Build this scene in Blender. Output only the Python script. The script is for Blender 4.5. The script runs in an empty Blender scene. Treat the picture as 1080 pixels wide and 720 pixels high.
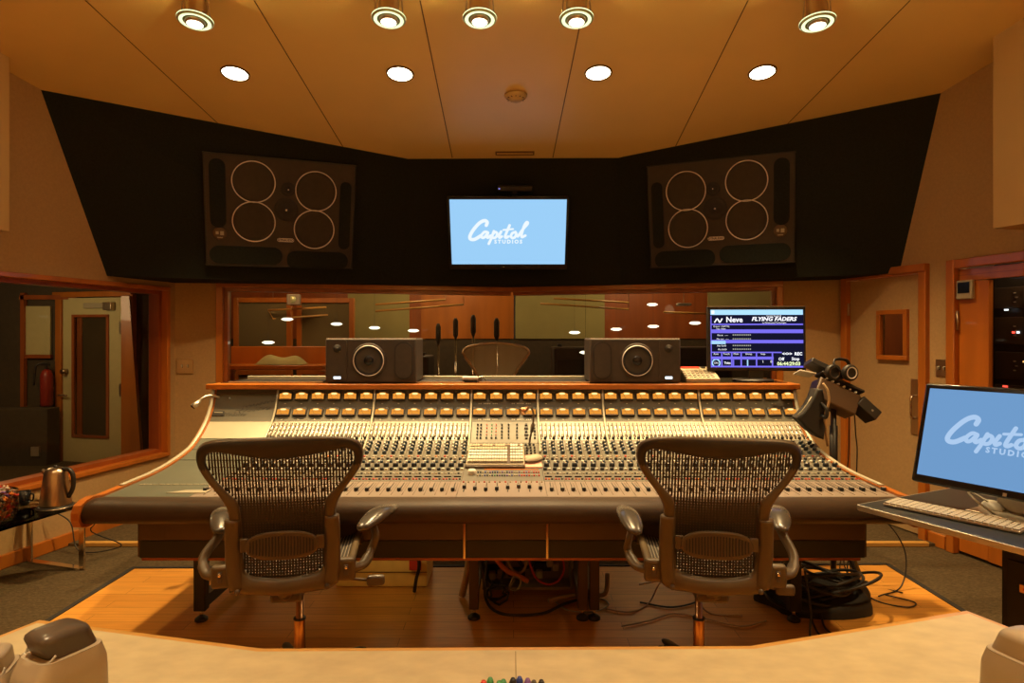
import bpy, bmesh, math, random
from mathutils import Vector, Matrix, noise
random.seed(7)
PI = math.pi
F, HY, CX, CZ = 660.0, 352.0, 540.0, 1.48
COL = bpy.context.scene.collection
V = Vector

def P(px, py, d):
    return V(((px-CX)/F*d, d, CZ-(py-HY)/F*d))
def hit(px, py, p0, n):
    d = V(((px-CX)/F, 1, -(py-HY)/F)); o = V((0, 0, CZ))
    return o + d*((p0-o).dot(n)/d.dot(n))
def frame(o, u, v):
    """matrix: local x along u, local z along v, local y = v x u ... (normal away)"""
    u = V(u).normalized(); v = V(v).normalized(); w = v.cross(u).normalized()
    v = u.cross(w).normalized()
    m = Matrix.Identity(4)
    for i in range(3):
        m[i][0], m[i][1], m[i][2], m[i][3] = u[i], w[i], v[i], o[i]
    return m

# ------------------------------------------------------------------ materials
MATS = {}
def mat(name, col, rough=0.5, metal=0.0, var=0.0, scale=20, bump=0.0, bscale=None, spec=0.5, coat=0.0, stretch=(1, 1, 1), col2=None):
    m = bpy.data.materials.new(name); m.use_nodes = True
    nt = m.node_tree; b = nt.nodes['Principled BSDF']
    b.inputs['Base Color'].default_value = (*col, 1); b.inputs['Roughness'].default_value = rough
    b.inputs['Metallic'].default_value = metal
    b.inputs['Specular IOR Level'].default_value = spec
    b.inputs['Coat Weight'].default_value = coat
    tc = nt.nodes.new('ShaderNodeTexCoord'); mp = nt.nodes.new('ShaderNodeMapping')
    mp.inputs['Scale'].default_value = stretch
    nt.links.new(tc.outputs['Object'], mp.inputs['Vector'])
    nz = nt.nodes.new('ShaderNodeTexNoise'); nz.inputs['Scale'].default_value = scale; nz.inputs['Detail'].default_value = 4
    nt.links.new(mp.outputs['Vector'], nz.inputs['Vector'])
    c2 = col2 or tuple(c*(1-var) for c in col); c1 = tuple(min(1, c*(1+var)) for c in col) if col2 is None else col
    rp = nt.nodes.new('ShaderNodeValToRGB')
    rp.color_ramp.elements[0].position = .3; rp.color_ramp.elements[1].position = .7
    rp.color_ramp.elements[0].color = (*c2, 1); rp.color_ramp.elements[1].color = (*c1, 1)
    nt.links.new(nz.outputs['Fac'], rp.inputs['Fac']); nt.links.new(rp.outputs['Color'], b.inputs['Base Color'])
    if bump:
        n2 = nt.nodes.new('ShaderNodeTexNoise'); n2.inputs['Scale'].default_value = bscale or scale*4
        nt.links.new(mp.outputs['Vector'], n2.inputs['Vector'])
        bp = nt.nodes.new('ShaderNodeBump'); bp.inputs['Strength'].default_value = bump; bp.inputs['Distance'].default_value = .01
        nt.links.new(n2.outputs['Fac'], bp.inputs['Height']); nt.links.new(bp.outputs['Normal'], b.inputs['Normal'])
    MATS[name] = m
    return m
def emi(name, col, s=1.0):
    m = bpy.data.materials.new(name); m.use_nodes = True
    nt = m.node_tree; nt.nodes.clear()
    o = nt.nodes.new('ShaderNodeOutputMaterial'); e = nt.nodes.new('ShaderNodeEmission')
    e.inputs['Color'].default_value = (*col, 1); e.inputs['Strength'].default_value = s
    nt.links.new(e.outputs[0], o.inputs['Surface']); MATS[name] = m; return m
def glass(name, tint=(.9, .9, .85), r=0.0, ior=1.45):
    m = bpy.data.materials.new(name); m.use_nodes = True
    nt = m.node_tree; nt.nodes.clear()
    o = nt.nodes.new('ShaderNodeOutputMaterial'); t = nt.nodes.new('ShaderNodeBsdfTransparent')
    g = nt.nodes.new('ShaderNodeBsdfGlossy'); mx = nt.nodes.new('ShaderNodeMixShader'); f = nt.nodes.new('ShaderNodeFresnel')
    f.inputs['IOR'].default_value = ior; g.inputs['Roughness'].default_value = r
    t.inputs['Color'].default_value = (*tint, 1)
    nt.links.new(f.outputs[0], mx.inputs[0]); nt.links.new(t.outputs[0], mx.inputs[1]); nt.links.new(g.outputs[0], mx.inputs[2])
    nt.links.new(mx.outputs[0], o.inputs['Surface']); MATS[name] = m; return m
def planks(name, ca, cb, rough, pw, pl, rot=0, coat=0.2):
    m = bpy.data.materials.new(name); m.use_nodes = True
    nt = m.node_tree; b = nt.nodes['Principled BSDF']; b.inputs['Roughness'].default_value = rough
    b.inputs['Coat Weight'].default_value = coat; b.inputs['Coat Roughness'].default_value = .3; b.inputs['Specular IOR Level'].default_value = .22
    tc = nt.nodes.new('ShaderNodeTexCoord'); mp = nt.nodes.new('ShaderNodeMapping'); mp.inputs['Rotation'].default_value = (0, 0, rot)
    nt.links.new(tc.outputs['Object'], mp.inputs['Vector'])
    br = nt.nodes.new('ShaderNodeTexBrick'); br.inputs['Scale'].default_value = 1
    br.inputs['Brick Width'].default_value = pl; br.inputs['Row Height'].default_value = pw; br.inputs['Mortar Size'].default_value = .0012
    br.inputs['Color1'].default_value = (*ca, 1); br.inputs['Color2'].default_value = (*cb, 1)
    br.inputs['Mortar'].default_value = (*[c*.35 for c in cb], 1); br.inputs['Bias'].default_value = 0
    nt.links.new(mp.outputs['Vector'], br.inputs['Vector'])
    m2 = nt.nodes.new('ShaderNodeMapping'); m2.inputs['Scale'].default_value = (2, 30, 1); m2.inputs['Rotation'].default_value = (0, 0, rot)
    nt.links.new(tc.outputs['Object'], m2.inputs['Vector'])
    nz = nt.nodes.new('ShaderNodeTexNoise'); nz.inputs['Scale'].default_value = 2.5; nz.inputs['Detail'].default_value = 6
    nt.links.new(m2.outputs['Vector'], nz.inputs['Vector'])
    mr = nt.nodes.new('ShaderNodeMapRange'); mr.inputs['To Min'].default_value = .7; mr.inputs['To Max'].default_value = 1.25
    nt.links.new(nz.outputs['Fac'], mr.inputs['Value'])
    mx = nt.nodes.new('ShaderNodeVectorMath'); mx.operation = 'SCALE'
    nt.links.new(br.outputs['Color'], mx.inputs[0]); nt.links.new(mr.outputs[0], mx.inputs['Scale'])
    nt.links.new(mx.outputs[0], b.inputs['Base Color']); MATS[name] = m; return m

mat('wall_fabric', (.47, .30, .135), .9, var=.06, scale=60, bump=.25, bscale=300)
mat('wall_paint', (.62, .44, .20), .8, var=.03, scale=4)
mat('ceiling_paint', (.96, .70, .27), .42, var=.04, scale=1.5)
mat('seam', (.16, .09, .04), .8)
mat('black_cloth', (.019, .022, .018), .95, var=.2, scale=80, bump=.15, bscale=400, spec=.15)
mat('oak', (.46, .135, .014), .38, var=.16, scale=7, stretch=(1, 1, .12), coat=.25)
mat('oak_dark', (.32, .075, .012), .4, var=.18, scale=8, stretch=(1, 1, .1), coat=.2)
mat('oak_edge', (.66, .36, .09), .35, var=.1, scale=8, stretch=(.3, 1, 1), coat=.3)
mat('carpet', (.135, .096, .052), 1, var=.35, scale=55, bump=.8, bscale=260, spec=.1, stretch=(1, 3, 1))
planks('floor_wood', (.72, .335, .062), (.62, .275, .048), .42, .085, 1.1, coat=.03)
mat('laminate', (.66, .56, .34), .45, scale=14, col2=(.55, .46, .28), stretch=(1, 1.6, 1))
mat('console_metal', (.12, .13, .10), .42, .25, var=.05, scale=8)
mat('console_panel', (.155, .145, .115), .42, .15, var=.06, scale=9)
mat('fader_panel', (.26, .205, .165), .45, .1, var=.05, scale=9)
mat('meter_panel', (.095, .086, .062), .5, .2, var=.06, scale=9)
mat('cream', (.42, .385, .29), .4, .1, var=.03)
mat('silver', (.62, .58, .50), .35, .8, var=.04)
mat('steel', (.55, .42, .30), .3, 1, var=.05, scale=6, stretch=(20, 20, 1))
mat('chrome', (.8, .72, .62), .12, 1)
mat('leather', (.058, .033, .017), .5, spec=.3, var=.1, scale=15, bump=.12, bscale=160)
mat('fascia', (.10, .055, .027), .45, var=.08, scale=8)
mat('black', (.018, .015, .013), .45, var=.1)
mat('black_gloss', (.012, .011, .012), .16)
mat('black_matte', (.022, .018, .015), .8, var=.15)
mat('knob_black', (.016, .02, .026), .3)
mat('knob_blue', (.035, .055, .075), .3)
mat('white_plastic', (.60, .57, .50), .4, var=.02)
mat('beige_plastic', (.40, .34, .235), .5, var=.03)
mat('grey_plastic', (.30, .255, .20), .38, var=.05)
mat('dark_plastic', (.10, .075, .055), .32, var=.08)
mat('dark_red', (.28, .02, .012), .4); mat('red', (.60, .05, .03), .4); mat('green', (.06, .30, .12), .4); mat('blue', (.05, .08, .35), .35)
mat('orange_plastic', (.75, .22, .03), .5); mat('pink', (.72, .36, .27), .6); mat('violet', (.2, .1, .35), .4)
mat('speaker_body', (.05, .036, .026), .6, var=.1, scale=30, bump=.06, bscale=200)
mat('speaker_dark', (.028, .022, .018), .7, var=.1)
mat('cone', (.05, .036, .022), .8, var=.1)
mat('ring', (.80, .74, .70), .4, .15)
mat('monitor_panel', (.042, .027, .018), .6, var=.1, scale=20)
mat('chair_frame', (.115, .076, .034), .42, var=.06, scale=12)
mat('chair_mesh', (.03, .021, .013), .6, var=.1)
mat('chair_pad', (.085, .07, .055), .22, var=.1)
mat('olive', (.36, .31, .12), .85, var=.05, scale=5)
mat('door_paint', (.55, .47, .24), .6, var=.03)
mat('dark_wall', (.07, .05, .03), .9, var=.1)
mat('copper', (.62, .36, .19), .28, 1, var=.05)
mat('baffle_cloth', (.16, .13, .06), .9); mat('curtain', (.03, .022, .016), .95, var=.2)
mat('live_floor', (.14, .08, .04), .5, var=.15)
mat('candy_wrap', (.75, .55, .35), .25, scale=60, col2=(.35, .06, .03))
mat('yellow_box', (.85, .66, .22), .5, var=.04)
mat('cable_tan', (.45, .30, .16), .5)
mat('ring_green', (.55, .62, .35), .35, .3)
glass('window_glass', (.93, .91, .84), 0, 1.22)
glass('table_glass', (.95, .97, .92), 0, 1.14)
glass('jar_glass', (.93, .93, .9), 0, 1.35)
emi('lamp_white', (1, .88, .62), 14); emi('lamp_soft', (1, .93, .62), 5)
emi('lamp_ring', (.80, .95, .50), 1.15)
emi('pendant', (1, .95, .7), 1.6)
emi('meter_light', (1, .37, .045), .65); emi('meter_hot', (1, .72, .28), 1.2)
emi('screen_blue', (.33, .62, .93), .78); emi('screen_text', (.86, .95, 1), .77)
emi('screen_blue_dim', (.16, .33, .60), .77); emi('screen_text_dim', (.42, .60, .86), .77)
emi('scr_violet', (.16, .13, .72), 1); emi('scr_lightblue', (.35, .62, .85), 1); emi('scr_white', (.85, .85, .9), 1)
emi('scr_yellow', (.75, .85, .45), 1); emi('scr_black', (.006, .006, .02), 1); emi('scr_grey', (.3, .3, .25), 1)
emi('led_white', (.8, .9, 1), 1.6); emi('led_red', (1, .08, .05), 1.6); emi('led_blue', (.3, .3, 1), .9); emi('led_amber', (1, .5, .15), 1.2)

# ------------------------------------------------------------------ mesh builder
class MB:
    def __init__(s, m='black'):
        s.bm = bmesh.new(); s.slots = [m]; s.cur = 0; s.M = Matrix.Identity(4); s.sm = False
    def mat(s, m):
        if m not in s.slots: s.slots.append(m)
        s.cur = s.slots.index(m); return s
    def vf(s, vs, fs, smooth=None):
        bv = [s.bm.verts.new(s.M @ V(v)) for v in vs]; out = []
        for f in fs:
            try: q = s.bm.faces.new([bv[i] for i in f])
            except ValueError: continue
            q.material_index = s.cur; q.smooth = s.sm if smooth is None else smooth; out.append(q)
        return out
    def box(s, c, d, m=None, bev=0, seg=2, rz=0, rx=0, ry=0):
        c = V(c); h = V(d)/2
        R = Matrix.Translation(c) @ Matrix.Rotation(rz, 4, 'Z') @ Matrix.Rotation(rx, 4, 'X') @ Matrix.Rotation(ry, 4, 'Y')
        if m is not None: R = m @ R
        vs = [R @ V((x*h.x, y*h.y, z*h.z)) for x in (-1, 1) for y in (-1, 1) for z in (-1, 1)]
        fs = [(0, 1, 3, 2), (4, 6, 7, 5), (0, 4, 5, 1), (2, 3, 7, 6), (0, 2, 6, 4), (1, 5, 7, 3)]
        out = s.vf(vs, fs, False)
        if bev > 0:
            es = list({e for f in out for e in f.edges})
            r = bmesh.ops.bevel(s.bm, geom=es, offset=bev, segments=seg, affect='EDGES', profile=.5, clamp_overlap=True)
            for f in r['faces']: f.material_index = s.cur; f.smooth = True
        return s
    def prism(s, poly, y0, y1, m=None, bev=0, smooth=False):
        """polygon in local xz, extruded along local y"""
        m = m or Matrix.Identity(4); n = len(poly)
        vs = [m @ V((x, y0, z)) for x, z in poly] + [m @ V((x, y1, z)) for x, z in poly]
        fs = [tuple(range(n)), tuple(range(2*n-1, n-1, -1))]
        out = s.vf(vs, fs, False)
        sides = [(i, i+n, (i+1) % n+n, (i+1) % n) for i in range(n)]
        bv = list(out[0].verts) + [v for v in reversed(list(out[1].verts))]
        for f in sides:
            try: q = s.bm.faces.new([bv[i] for i in f])
            except ValueError: continue
            q.material_index = s.cur; q.smooth = smooth; out.append(q)
        bmesh.ops.recalc_face_normals(s.bm, faces=out)
        if bev > 0:
            es = list({e for f in out[:2] for e in f.edges})
            r = bmesh.ops.bevel(s.bm, geom=es, offset=bev, segments=2, affect='EDGES', profile=.5, clamp_overlap=True)
            for f in r['faces']: f.material_index = s.cur; f.smooth = True
        return s
    def slab(s, poly, z0, z1, bev=0):
        """polygon in xy, extruded along z (z0/z1 may be callables)"""
        n = len(poly); g = lambda z, p: z(*p) if callable(z) else z
        vs = [(x, y, g(z0, (x, y))) for x, y in poly] + [(x, y, g(z1, (x, y))) for x, y in poly]
        out = s.vf(vs, [tuple(range(n-1, -1, -1)), tuple(range(n, 2*n))], False)
        bv = list(reversed(list(out[0].verts))) + list(out[1].verts)
        for i in range(n):
            q = s.bm.faces.new([bv[i], bv[(i+1) % n], bv[(i+1) % n+n], bv[i+n]]); q.material_index = s.cur; out.append(q)
        bmesh.ops.recalc_face_normals(s.bm, faces=out)
        if bev: 
            r = bmesh.ops.bevel(s.bm, geom=list(out[1].edges), offset=bev, segments=2, affect='EDGES', profile=.5)
            for f in r['faces']: f.material_index = s.cur; f.smooth = True
        return s
    def tube(s, pts, r, seg=8, cap=True, flat=1.0, closed=False):
        pts = [V(p) for p in pts]; n = len(pts); rs = r if isinstance(r, (list, tuple)) else [r]*n
        rings = []; up = None
        for i, p in enumerate(pts):
            a = pts[i-1] if (i > 0 or closed) else p; b = pts[(i+1) % n] if (i < n-1 or closed) else p
            t = (b-a).normalized() if (b-a).length > 1e-9 else V((0, 0, 1))
            if up is None: up = V((0, 0, 1)) if abs(t.z) < .9 else V((0, 1, 0))
            x = t.cross(up).normalized(); y = x.cross(t).normalized(); up = y
            rings.append([p + (x*math.cos(q)+y*math.sin(q)*flat)*rs[i] for q in [2*PI*k/seg for k in range(seg)]])
        vs = [v for R in rings for v in R]; fs = []
        for i in range(n if closed else n-1):
            j = (i+1) % n
            for k in range(seg):
                fs.append((i*seg+k, i*seg+(k+1) % seg, j*seg+(k+1) % seg, j*seg+k))
        if cap and not closed: fs += [tuple(range(seg-1, -1, -1)), tuple(range((n-1)*seg, n*seg))]
        out = s.vf(vs, fs, True)
        return s
    def lathe(s, prof, m=None, seg=24, smooth=True):
        """prof: (r, h) list around local y axis; h along local -y (towards viewer) by default via matrix"""
        m = m or Matrix.Identity(4); vs = []; fs = []; n = len(prof)
        for r, h in prof:
            for k in range(seg):
                a = 2*PI*k/seg; vs.append(m @ V((r*math.cos(a), -h, r*math.sin(a))))
        for i in range(n-1):
            for k in range(seg): fs.append((i*seg+k, i*seg+(k+1) % seg, (i+1)*seg+(k+1) % seg, (i+1)*seg+k))
        s.vf(vs, fs, smooth); return s
    def vlathe(s, prof, c, seg=24, smooth=True, sx=1, sy=1):
        m = Matrix.Translation(V(c)) @ Matrix.Rotation(PI/2, 4, 'X').inverted() if False else None
        vs = []; fs = []; n = len(prof); c = V(c)
        for r, h in prof:
            for k in range(seg):
                a = 2*PI*k/seg; vs.append(c+V((r*math.cos(a)*sx, r*math.sin(a)*sy, h)))
        for i in range(n-1):
            for k in range(seg): fs.append((i*seg+k, i*seg+(k+1) % seg, (i+1)*seg+(k+1) % seg, (i+1)*seg+k))
        fs.append(tuple(range(seg-1, -1, -1))); fs.append(tuple(range((n-1)*seg, n*seg)))
        s.vf(vs, fs, smooth); return s
    def grid(s, fn, nu, nv, smooth=True, thick=None):
        vs = [V(fn(i/nu, j/nv)) for i in range(nu+1) for j in range(nv+1)]
        fs = [(i*(nv+1)+j, (i+1)*(nv+1)+j, (i+1)*(nv+1)+j+1, i*(nv+1)+j+1) for i in range(nu) for j in range(nv)]
        s.vf(vs, fs, smooth); return s
    def build(s, name, parent=None, autos=True):
        me = bpy.data.meshes.new(name)
        bmesh.ops.remove_doubles(s.bm, verts=s.bm.verts, dist=1e-6) if len(s.bm.verts) < 20000 else None
        bmesh.ops.recalc_face_normals(s.bm, faces=s.bm.faces)
        if parent is None and len(s.bm.verts):
            xs = [v.co for v in s.bm.verts]
            o = V(((min(v.x for v in xs)+max(v.x for v in xs))/2, (min(v.y for v in xs)+max(v.y for v in xs))/2, min(v.z for v in xs)))
            bmesh.ops.translate(s.bm, verts=s.bm.verts, vec=-o)
        else:
            o = None
            if parent is not None: bmesh.ops.transform(s.bm, matrix=wm(parent).inverted(), verts=s.bm.verts)
        s.bm.to_mesh(me); s.bm.free()
        for m in s.slots: me.materials.append(MATS[m])
        ob = bpy.data.objects.new(name, me); COL.objects.link(ob)
        if parent is not None: ob.parent = parent
        elif o is not None: ob.location = o
        return ob
def wm(o):
    m = o.matrix_basis.copy()
    while o.parent: o = o.parent; m = o.matrix_basis @ m
    return m
def tag(o, label=None, cat=None, group=None, kind=None):
    if label: o['label'] = label
    if cat: o['category'] = cat
    if group: o['group'] = group
    if kind: o['kind'] = kind
    return o
def thing(name, loc, label, cat, group=None, rz=0, mtx=None):
    o = bpy.data.objects.new(name, None); COL.objects.link(o); o.empty_display_size = .05
    if mtx is not None: o.matrix_basis = mtx
    else: o.location = loc; o.rotation_euler = (0, 0, rz)
    return tag(o, label, cat, group)
def struct(mb, name):
    return tag(mb.build(name), kind='structure')
def copy_tree(o, parent=None):
    c = o.copy(); COL.objects.link(c)
    if parent is not None: c.parent = parent
    for ch in [x for x in bpy.data.objects if x.parent == o]: copy_tree(ch, c)
    return c
def smooth_path(pts, n=6):
    pts = [V(p) for p in pts]; out = []
    q = [pts[0]*2-pts[1]] + pts + [pts[-1]*2-pts[-2]]
    for i in range(1, len(q)-2):
        for k in range(n):
            t = k/n; a, b, c, d = q[i-1], q[i], q[i+1], q[i+2]
            out.append(.5*((2*b)+(c-a)*t+(2*a-5*b+4*c-d)*t*t+(3*b-a-3*c+d)*t**3))
    return out+[pts[-1]]
def rrect(w, h, r, n=5, cx=0, cz=0):
    out = []
    for sx, sz, a0 in ((1, 1, 0), (-1, 1, PI/2), (-1, -1, PI), (1, -1, 1.5*PI)):
        for k in range(n+1):
            a = a0+PI/2*k/n; out.append((cx+sx*(w/2-r)+r*math.cos(a), cz+sz*(h/2-r)+r*math.sin(a)))
    return out
def text_into(mb, s, size, m, cx=0, cz=0, y=-.001, align='CENTER', shear=0, space=1.0, bold=0.0, depth=.0004, sx=1):
    c = bpy.data.curves.new('t', 'FONT'); c.body = s; c.size = size; c.align_x = align; c.align_y = 'CENTER'
    c.shear = shear; c.space_character = space; c.offset = bold; c.extrude = depth; c.resolution_u = 2
    o = bpy.data.objects.new('t', c); me = bpy.data.meshes.new_from_object(o)
    vs = [m @ V((cx+v.co.x*sx, y-v.co.z, cz+v.co.y)) for v in me.vertices]
    mb.vf(vs, [tuple(p.vertices) for p in me.polygons], False)
    bpy.data.objects.remove(o); bpy.data.curves.remove(c); bpy.data.meshes.remove(me)
def stroke(mb, pts, r, m, y=-.002):
    p = smooth_path([(a, 0, b) for a, b in pts], 5)
    for i in range(len(p)-1):
        a, b = p[i], p[i+1]; d = (b-a)
        if d.length < 1e-7: continue
        n = V((-d.z, 0, d.x)).normalized()*r
        mb.vf([m @ (q+V((0, y, 0))) for q in (a-n, b-n, b+n, a+n)], [(0, 1, 2, 3)], False)
    for q in p:
        mb.vf([m @ (q+V((math.cos(t)*r, y, math.sin(t)*r))) for t in [2*PI*k/10 for k in range(10)]], [tuple(range(10))], False)
LOGO = [(([(118, 122), (124, 142), (106, 152), (72, 134), (32, 88), (12, 50), (18, 32), (44, 32), (84, 56)]), 11),
        ([(128, 76), (108, 80), (88, 60), (90, 42), (106, 46), (128, 74), (120, 50), (128, 42), (145, 56)], 8.5),
        ([(166, 84), (148, 36), (132, 2)], 8.5), ([(152, 56), (172, 78), (186, 70), (180, 48), (164, 40), (152, 48)], 8.5),
        ([(212, 82), (198, 54), (202, 42), (216, 50)], 8.5),
        ([(266, 122), (238, 54), (244, 42), (258, 50)], 8.5), ([(226, 92), (288, 98)], 6),
        ([(304, 78), (284, 72), (274, 52), (284, 40), (300, 46), (308, 66), (302, 79)], 8.5),
        ([(318, 50), (350, 96), (380, 132), (374, 142), (358, 118), (342, 62), (346, 46), (366, 56)], 8.5)]
def logo(mb, m, w, cx, cz, y=-.002):
    k = w/385.0
    for pts, r in LOGO: stroke(mb, [((x-197)*k+cx, (z-75)*k+cz) for x, z in pts], r*k, m, y)
    text_into(mb, 'STUDIOS', 33*k, m, cx+(470-410)*k, cz-60*k, y, space=1.45, bold=1.5*k, depth=.0001)

# ------------------------------------------------------------------ room
def zc(x, y): return 3.35+.01*x if y < 3 else 3.86-.17*y+.01*x
def chit(px, py):
    t = (px-CX)/F; s = -(py-HY)/F; y = 2.38/(s+.17-.01*t); return V((t*y, y, zc(t*y, y)))
LW = lambda y: -4.164+.24*y
RW = lambda y: 4.02-.24*y
def wallm(p0, p1):
    """local x along wall from p0 to p1, local y outwards (away from room), z up"""
    return frame(V((*p0, 0)), V((p1[0]-p0[0], p1[1]-p0[1], 0)), V((0, 0, 1)))
def wall(name, p0, p1, z1, holes, m='wall_fabric', th=.12):
    L = (V(p1)-V(p0)).length; M = wallm(p0, p1); mb = MB(m)
    xs = sorted({0, L, *[h[0] for h in holes], *[h[1] for h in holes]}); zs = sorted({0, z1, *[h[2] for h in holes], *[h[3] for h in holes]})
    for a, b in zip(xs, xs[1:]):
        for c, d in zip(zs, zs[1:]):
            mx, mz = (a+b)/2, (c+d)/2
            if any(h[0] < mx < h[1] and h[2] < mz < h[3] for h in holes): continue
            mb.box(((a+b)/2, th/2, (c+d)/2), (b-a, th, d-c), M)
    struct(mb, name); return M, L
fl = MB('carpet'); fl.slab([(-7, -2), (7, -2), (7, 4.36), (-7, 4.36)], -.1, 0); 
struct(fl, 'floor')
ff = MB('carpet'); ff.slab([(-7, 4.36), (7, 4.36), (7, 11), (-7, 11)], -.1, .02); struct(ff, 'floor_rear')
wf = MB('floor_wood'); wf.slab([(-2.37, -.5), (2.385, -.5), (2.385, 3.99), (-2.37, 3.93)], .001, .006)
wf.mat('black_matte')
for a, b in (((-2.385, -.5), (-2.385, 3.945)), ((2.40, -.5), (2.40, 4.005))): wf.box(((a[0]+b[0])/2, (a[1]+b[1])/2, .006), (.03, b[1]-a[1], .010))
wf.box((0.005, 3.975, .006), (4.80, .025, .010), rz=.0126)
tag(struct(wf, 'floor_wood_inlay'))
st = MB('oak_edge'); st.box((-.05, 4.365, .016), (5.9, .04, .032), bev=.006); struct(st, 'trim_1')

cl = MB('ceiling_paint')
cl.slab([(-5, 3), (5, 3), (5, 6.2), (-5, 6.2)], zc, lambda x, y: zc(x, y)+.1)
cl.slab([(-5, -2), (5, -2), (5, 3), (-5, 3)], lambda x, y: 3.35+.01*x, lambda x, y: 3.45+.01*x)
struct(cl, 'ceiling')
sm = MB('seam')
def seam(pts):
    for (a, b), (c, d) in zip(pts, pts[1:]):
        p, q = chit(a, b), chit(c, d); n = (q-p).normalized().cross(V((0, 0, 1)))*.0035
        q2 = q
        sm.vf([p-n-V((0, 0, .002)), q2-n-V((0, 0, .002)), q2+n-V((0, 0, .002)), p+n-V((0, 0, .002))], [(0, 1, 2, 3)], False)
for s_ in ([(443, 0), (477, 166)], [(617, 0), (583, 166)], [(268, 0), (362, 155)], [(789, 0), (712, 155)], [(90, 0), (230, 130)], [(960, 0), (825, 136)]): seam(s_)
struct(sm, 'trim_2')

# front wall (two panels meeting at a shallow V) with the long window
c0, c1, c2 = (LW(5.35), 5.35), (0, 6.05), (RW(5.249), 5.249)
Wl = (V(c1)-V(c0)).length; a0 = (V((-2.565, 5.426))-V(c0)).length
ML, _ = wall('wall_front_left', c0, c1, 3.3, [(a0, Wl, .92, 1.94)])
Wr = (V(c2)-V(c1)).length; a1 = (V((2.329, 5.374))-V(c1)).length
MR, _ = wall('wall_front_right', c1, c2, 3.3, [(0, a1, .92, 1.94)])
def window(name, M, x0, x1, z0, z1, fw=.075, sides='lrtb', out=.02, gy=.06, dark=None):
    o = tag(bpy.data.objects.new(name, None), kind='structure'); COL.objects.link(o); o.matrix_basis = M @ Matrix.Translation(V(((x0+x1)/2, 0, z0)))
    f = MB('oak')
    if 't' in sides: f.box(((x0+x1)/2, -out/2+.03, z1-fw/2), (x1-x0, out+.06, fw), M, .005)
    if 'b' in sides: f.box(((x0+x1)/2, -out/2+.03, z0+fw/2), (x1-x0, out+.06, fw), M, .005)
    if 'l' in sides: f.box((x0+fw/2, -out/2+.03, (z0+z1)/2), (fw, out+.06, z1-z0-2*fw), M, .005)
    if 'r' in sides: f.box((x1-fw/2, -out/2+.03, (z0+z1)/2), (fw, out+.06, z1-z0-2*fw), M, .005)
    f.mat('oak_dark'); t = .03; e0 = x0+(fw if 'l' in sides else 0); e1 = x1-(fw if 'r' in sides else 0)
    f.box(((e0+e1)/2, .09, z1-fw-t/2), (e1-e0, .1, t), M)
    f.box(((e0+e1)/2, .09, z0+fw+t/2), (e1-e0, .1, t), M)
    if 'l' in sides: f.box((e0+t/2, .09, (z0+z1)/2), (t, .1, z1-z0-2*fw-2*t), M)
    if 'r' in sides: f.box((e1-t/2, .09, (z0+z1)/2), (t, .1, z1-z0-2*fw-2*t), M)
    f.build('window_frame', o)
    g = MB('window_glass'); 
    g.vf([M @ V(p) for p in ((e0, gy+.02, z0+fw), (e1, gy+.02, z0+fw), (e1, gy, z1-fw), (e0, gy, z1-fw))], [(0, 1, 2, 3)], False)
    g.build('window_pane', o); return o
window('window_1', ML, a0, Wl, .92, 1.94, .055, 'ltb')
window('window_2', MR, 0, a1, .92, 1.94, .055, 'rtb')

# left wall with booth window
pl0, pl1 = (LW(-1.5), -1.5), (LW(5.35), 5.35)
ll = (V(pl1)-V(pl0)).length; sc_ = ll/6.85
ls = lambda y: (y+1.5)*sc_
MLW, _ = wall('wall_left', pl0, pl1, 3.5, [(ls(2.9), ls(5.28), .455, 1.875)])
# right wall with two door openings
pr0, pr1 = (RW(5.249), 5.249), (RW(-1.5), -1.5)
rs_ = (V(pr1)-V(pr0)).length/6.749
rs = lambda y: (5.249-y)*rs_
MRW, _ = wall('wall_right', pr0, pr1, 3.5, [(rs(5.19), rs(4.45), 0, 1.95), (rs(4.26), rs(3.0), 0, 1.965)])
window('window_3', MLW, ls(2.9), ls(5.28), .455, 1.875, .034, 'lrtb', gy=.09)
bk = MB('wall_paint'); bk.box((0, -1.56, 1.7), (9.2, .1, 3.5)); struct(bk, 'wall_back')
# bulkheads
bl = MB('wall_paint')
bl.prism([(ls(-1.4), 2.11), (ls(3.878)+.0, 2.11), (ls(3.878), 3.4), (ls(-1.4), 3.5)], -.15, .02, MLW); struct(bl, 'trim_3')
br = MB('wall_paint')
br.prism([(rs(3.80), 2.11), (rs(-1.4), 2.11), (rs(-1.4), 3.5), (rs(3.80), 3.4)], -.235, .02, MRW); struct(br, 'trim_4')
# baseboards
bb = MB('oak'); bb.box(((ls(-1.4)+ls(5.3))/2, -.012, .045), (ls(5.3)-ls(-1.4), .025, .09), MLW, .006); struct(bb, 'baseboard_left')
bb = MB('oak'); bb.box((rs(4.36), -.012, .045), (rs(4.29)-rs(4.42), .025, .09), MRW, .004); struct(bb, 'baseboard_right')
bb = MB('oak'); bb.box((Wl/2, -.012, .065), (Wl, .025, .09), ML, .004); bb.box((Wr/2, -.012, .065), (Wr, .025, .09), MR, .004); struct(bb, 'baseboard_front')

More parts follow.
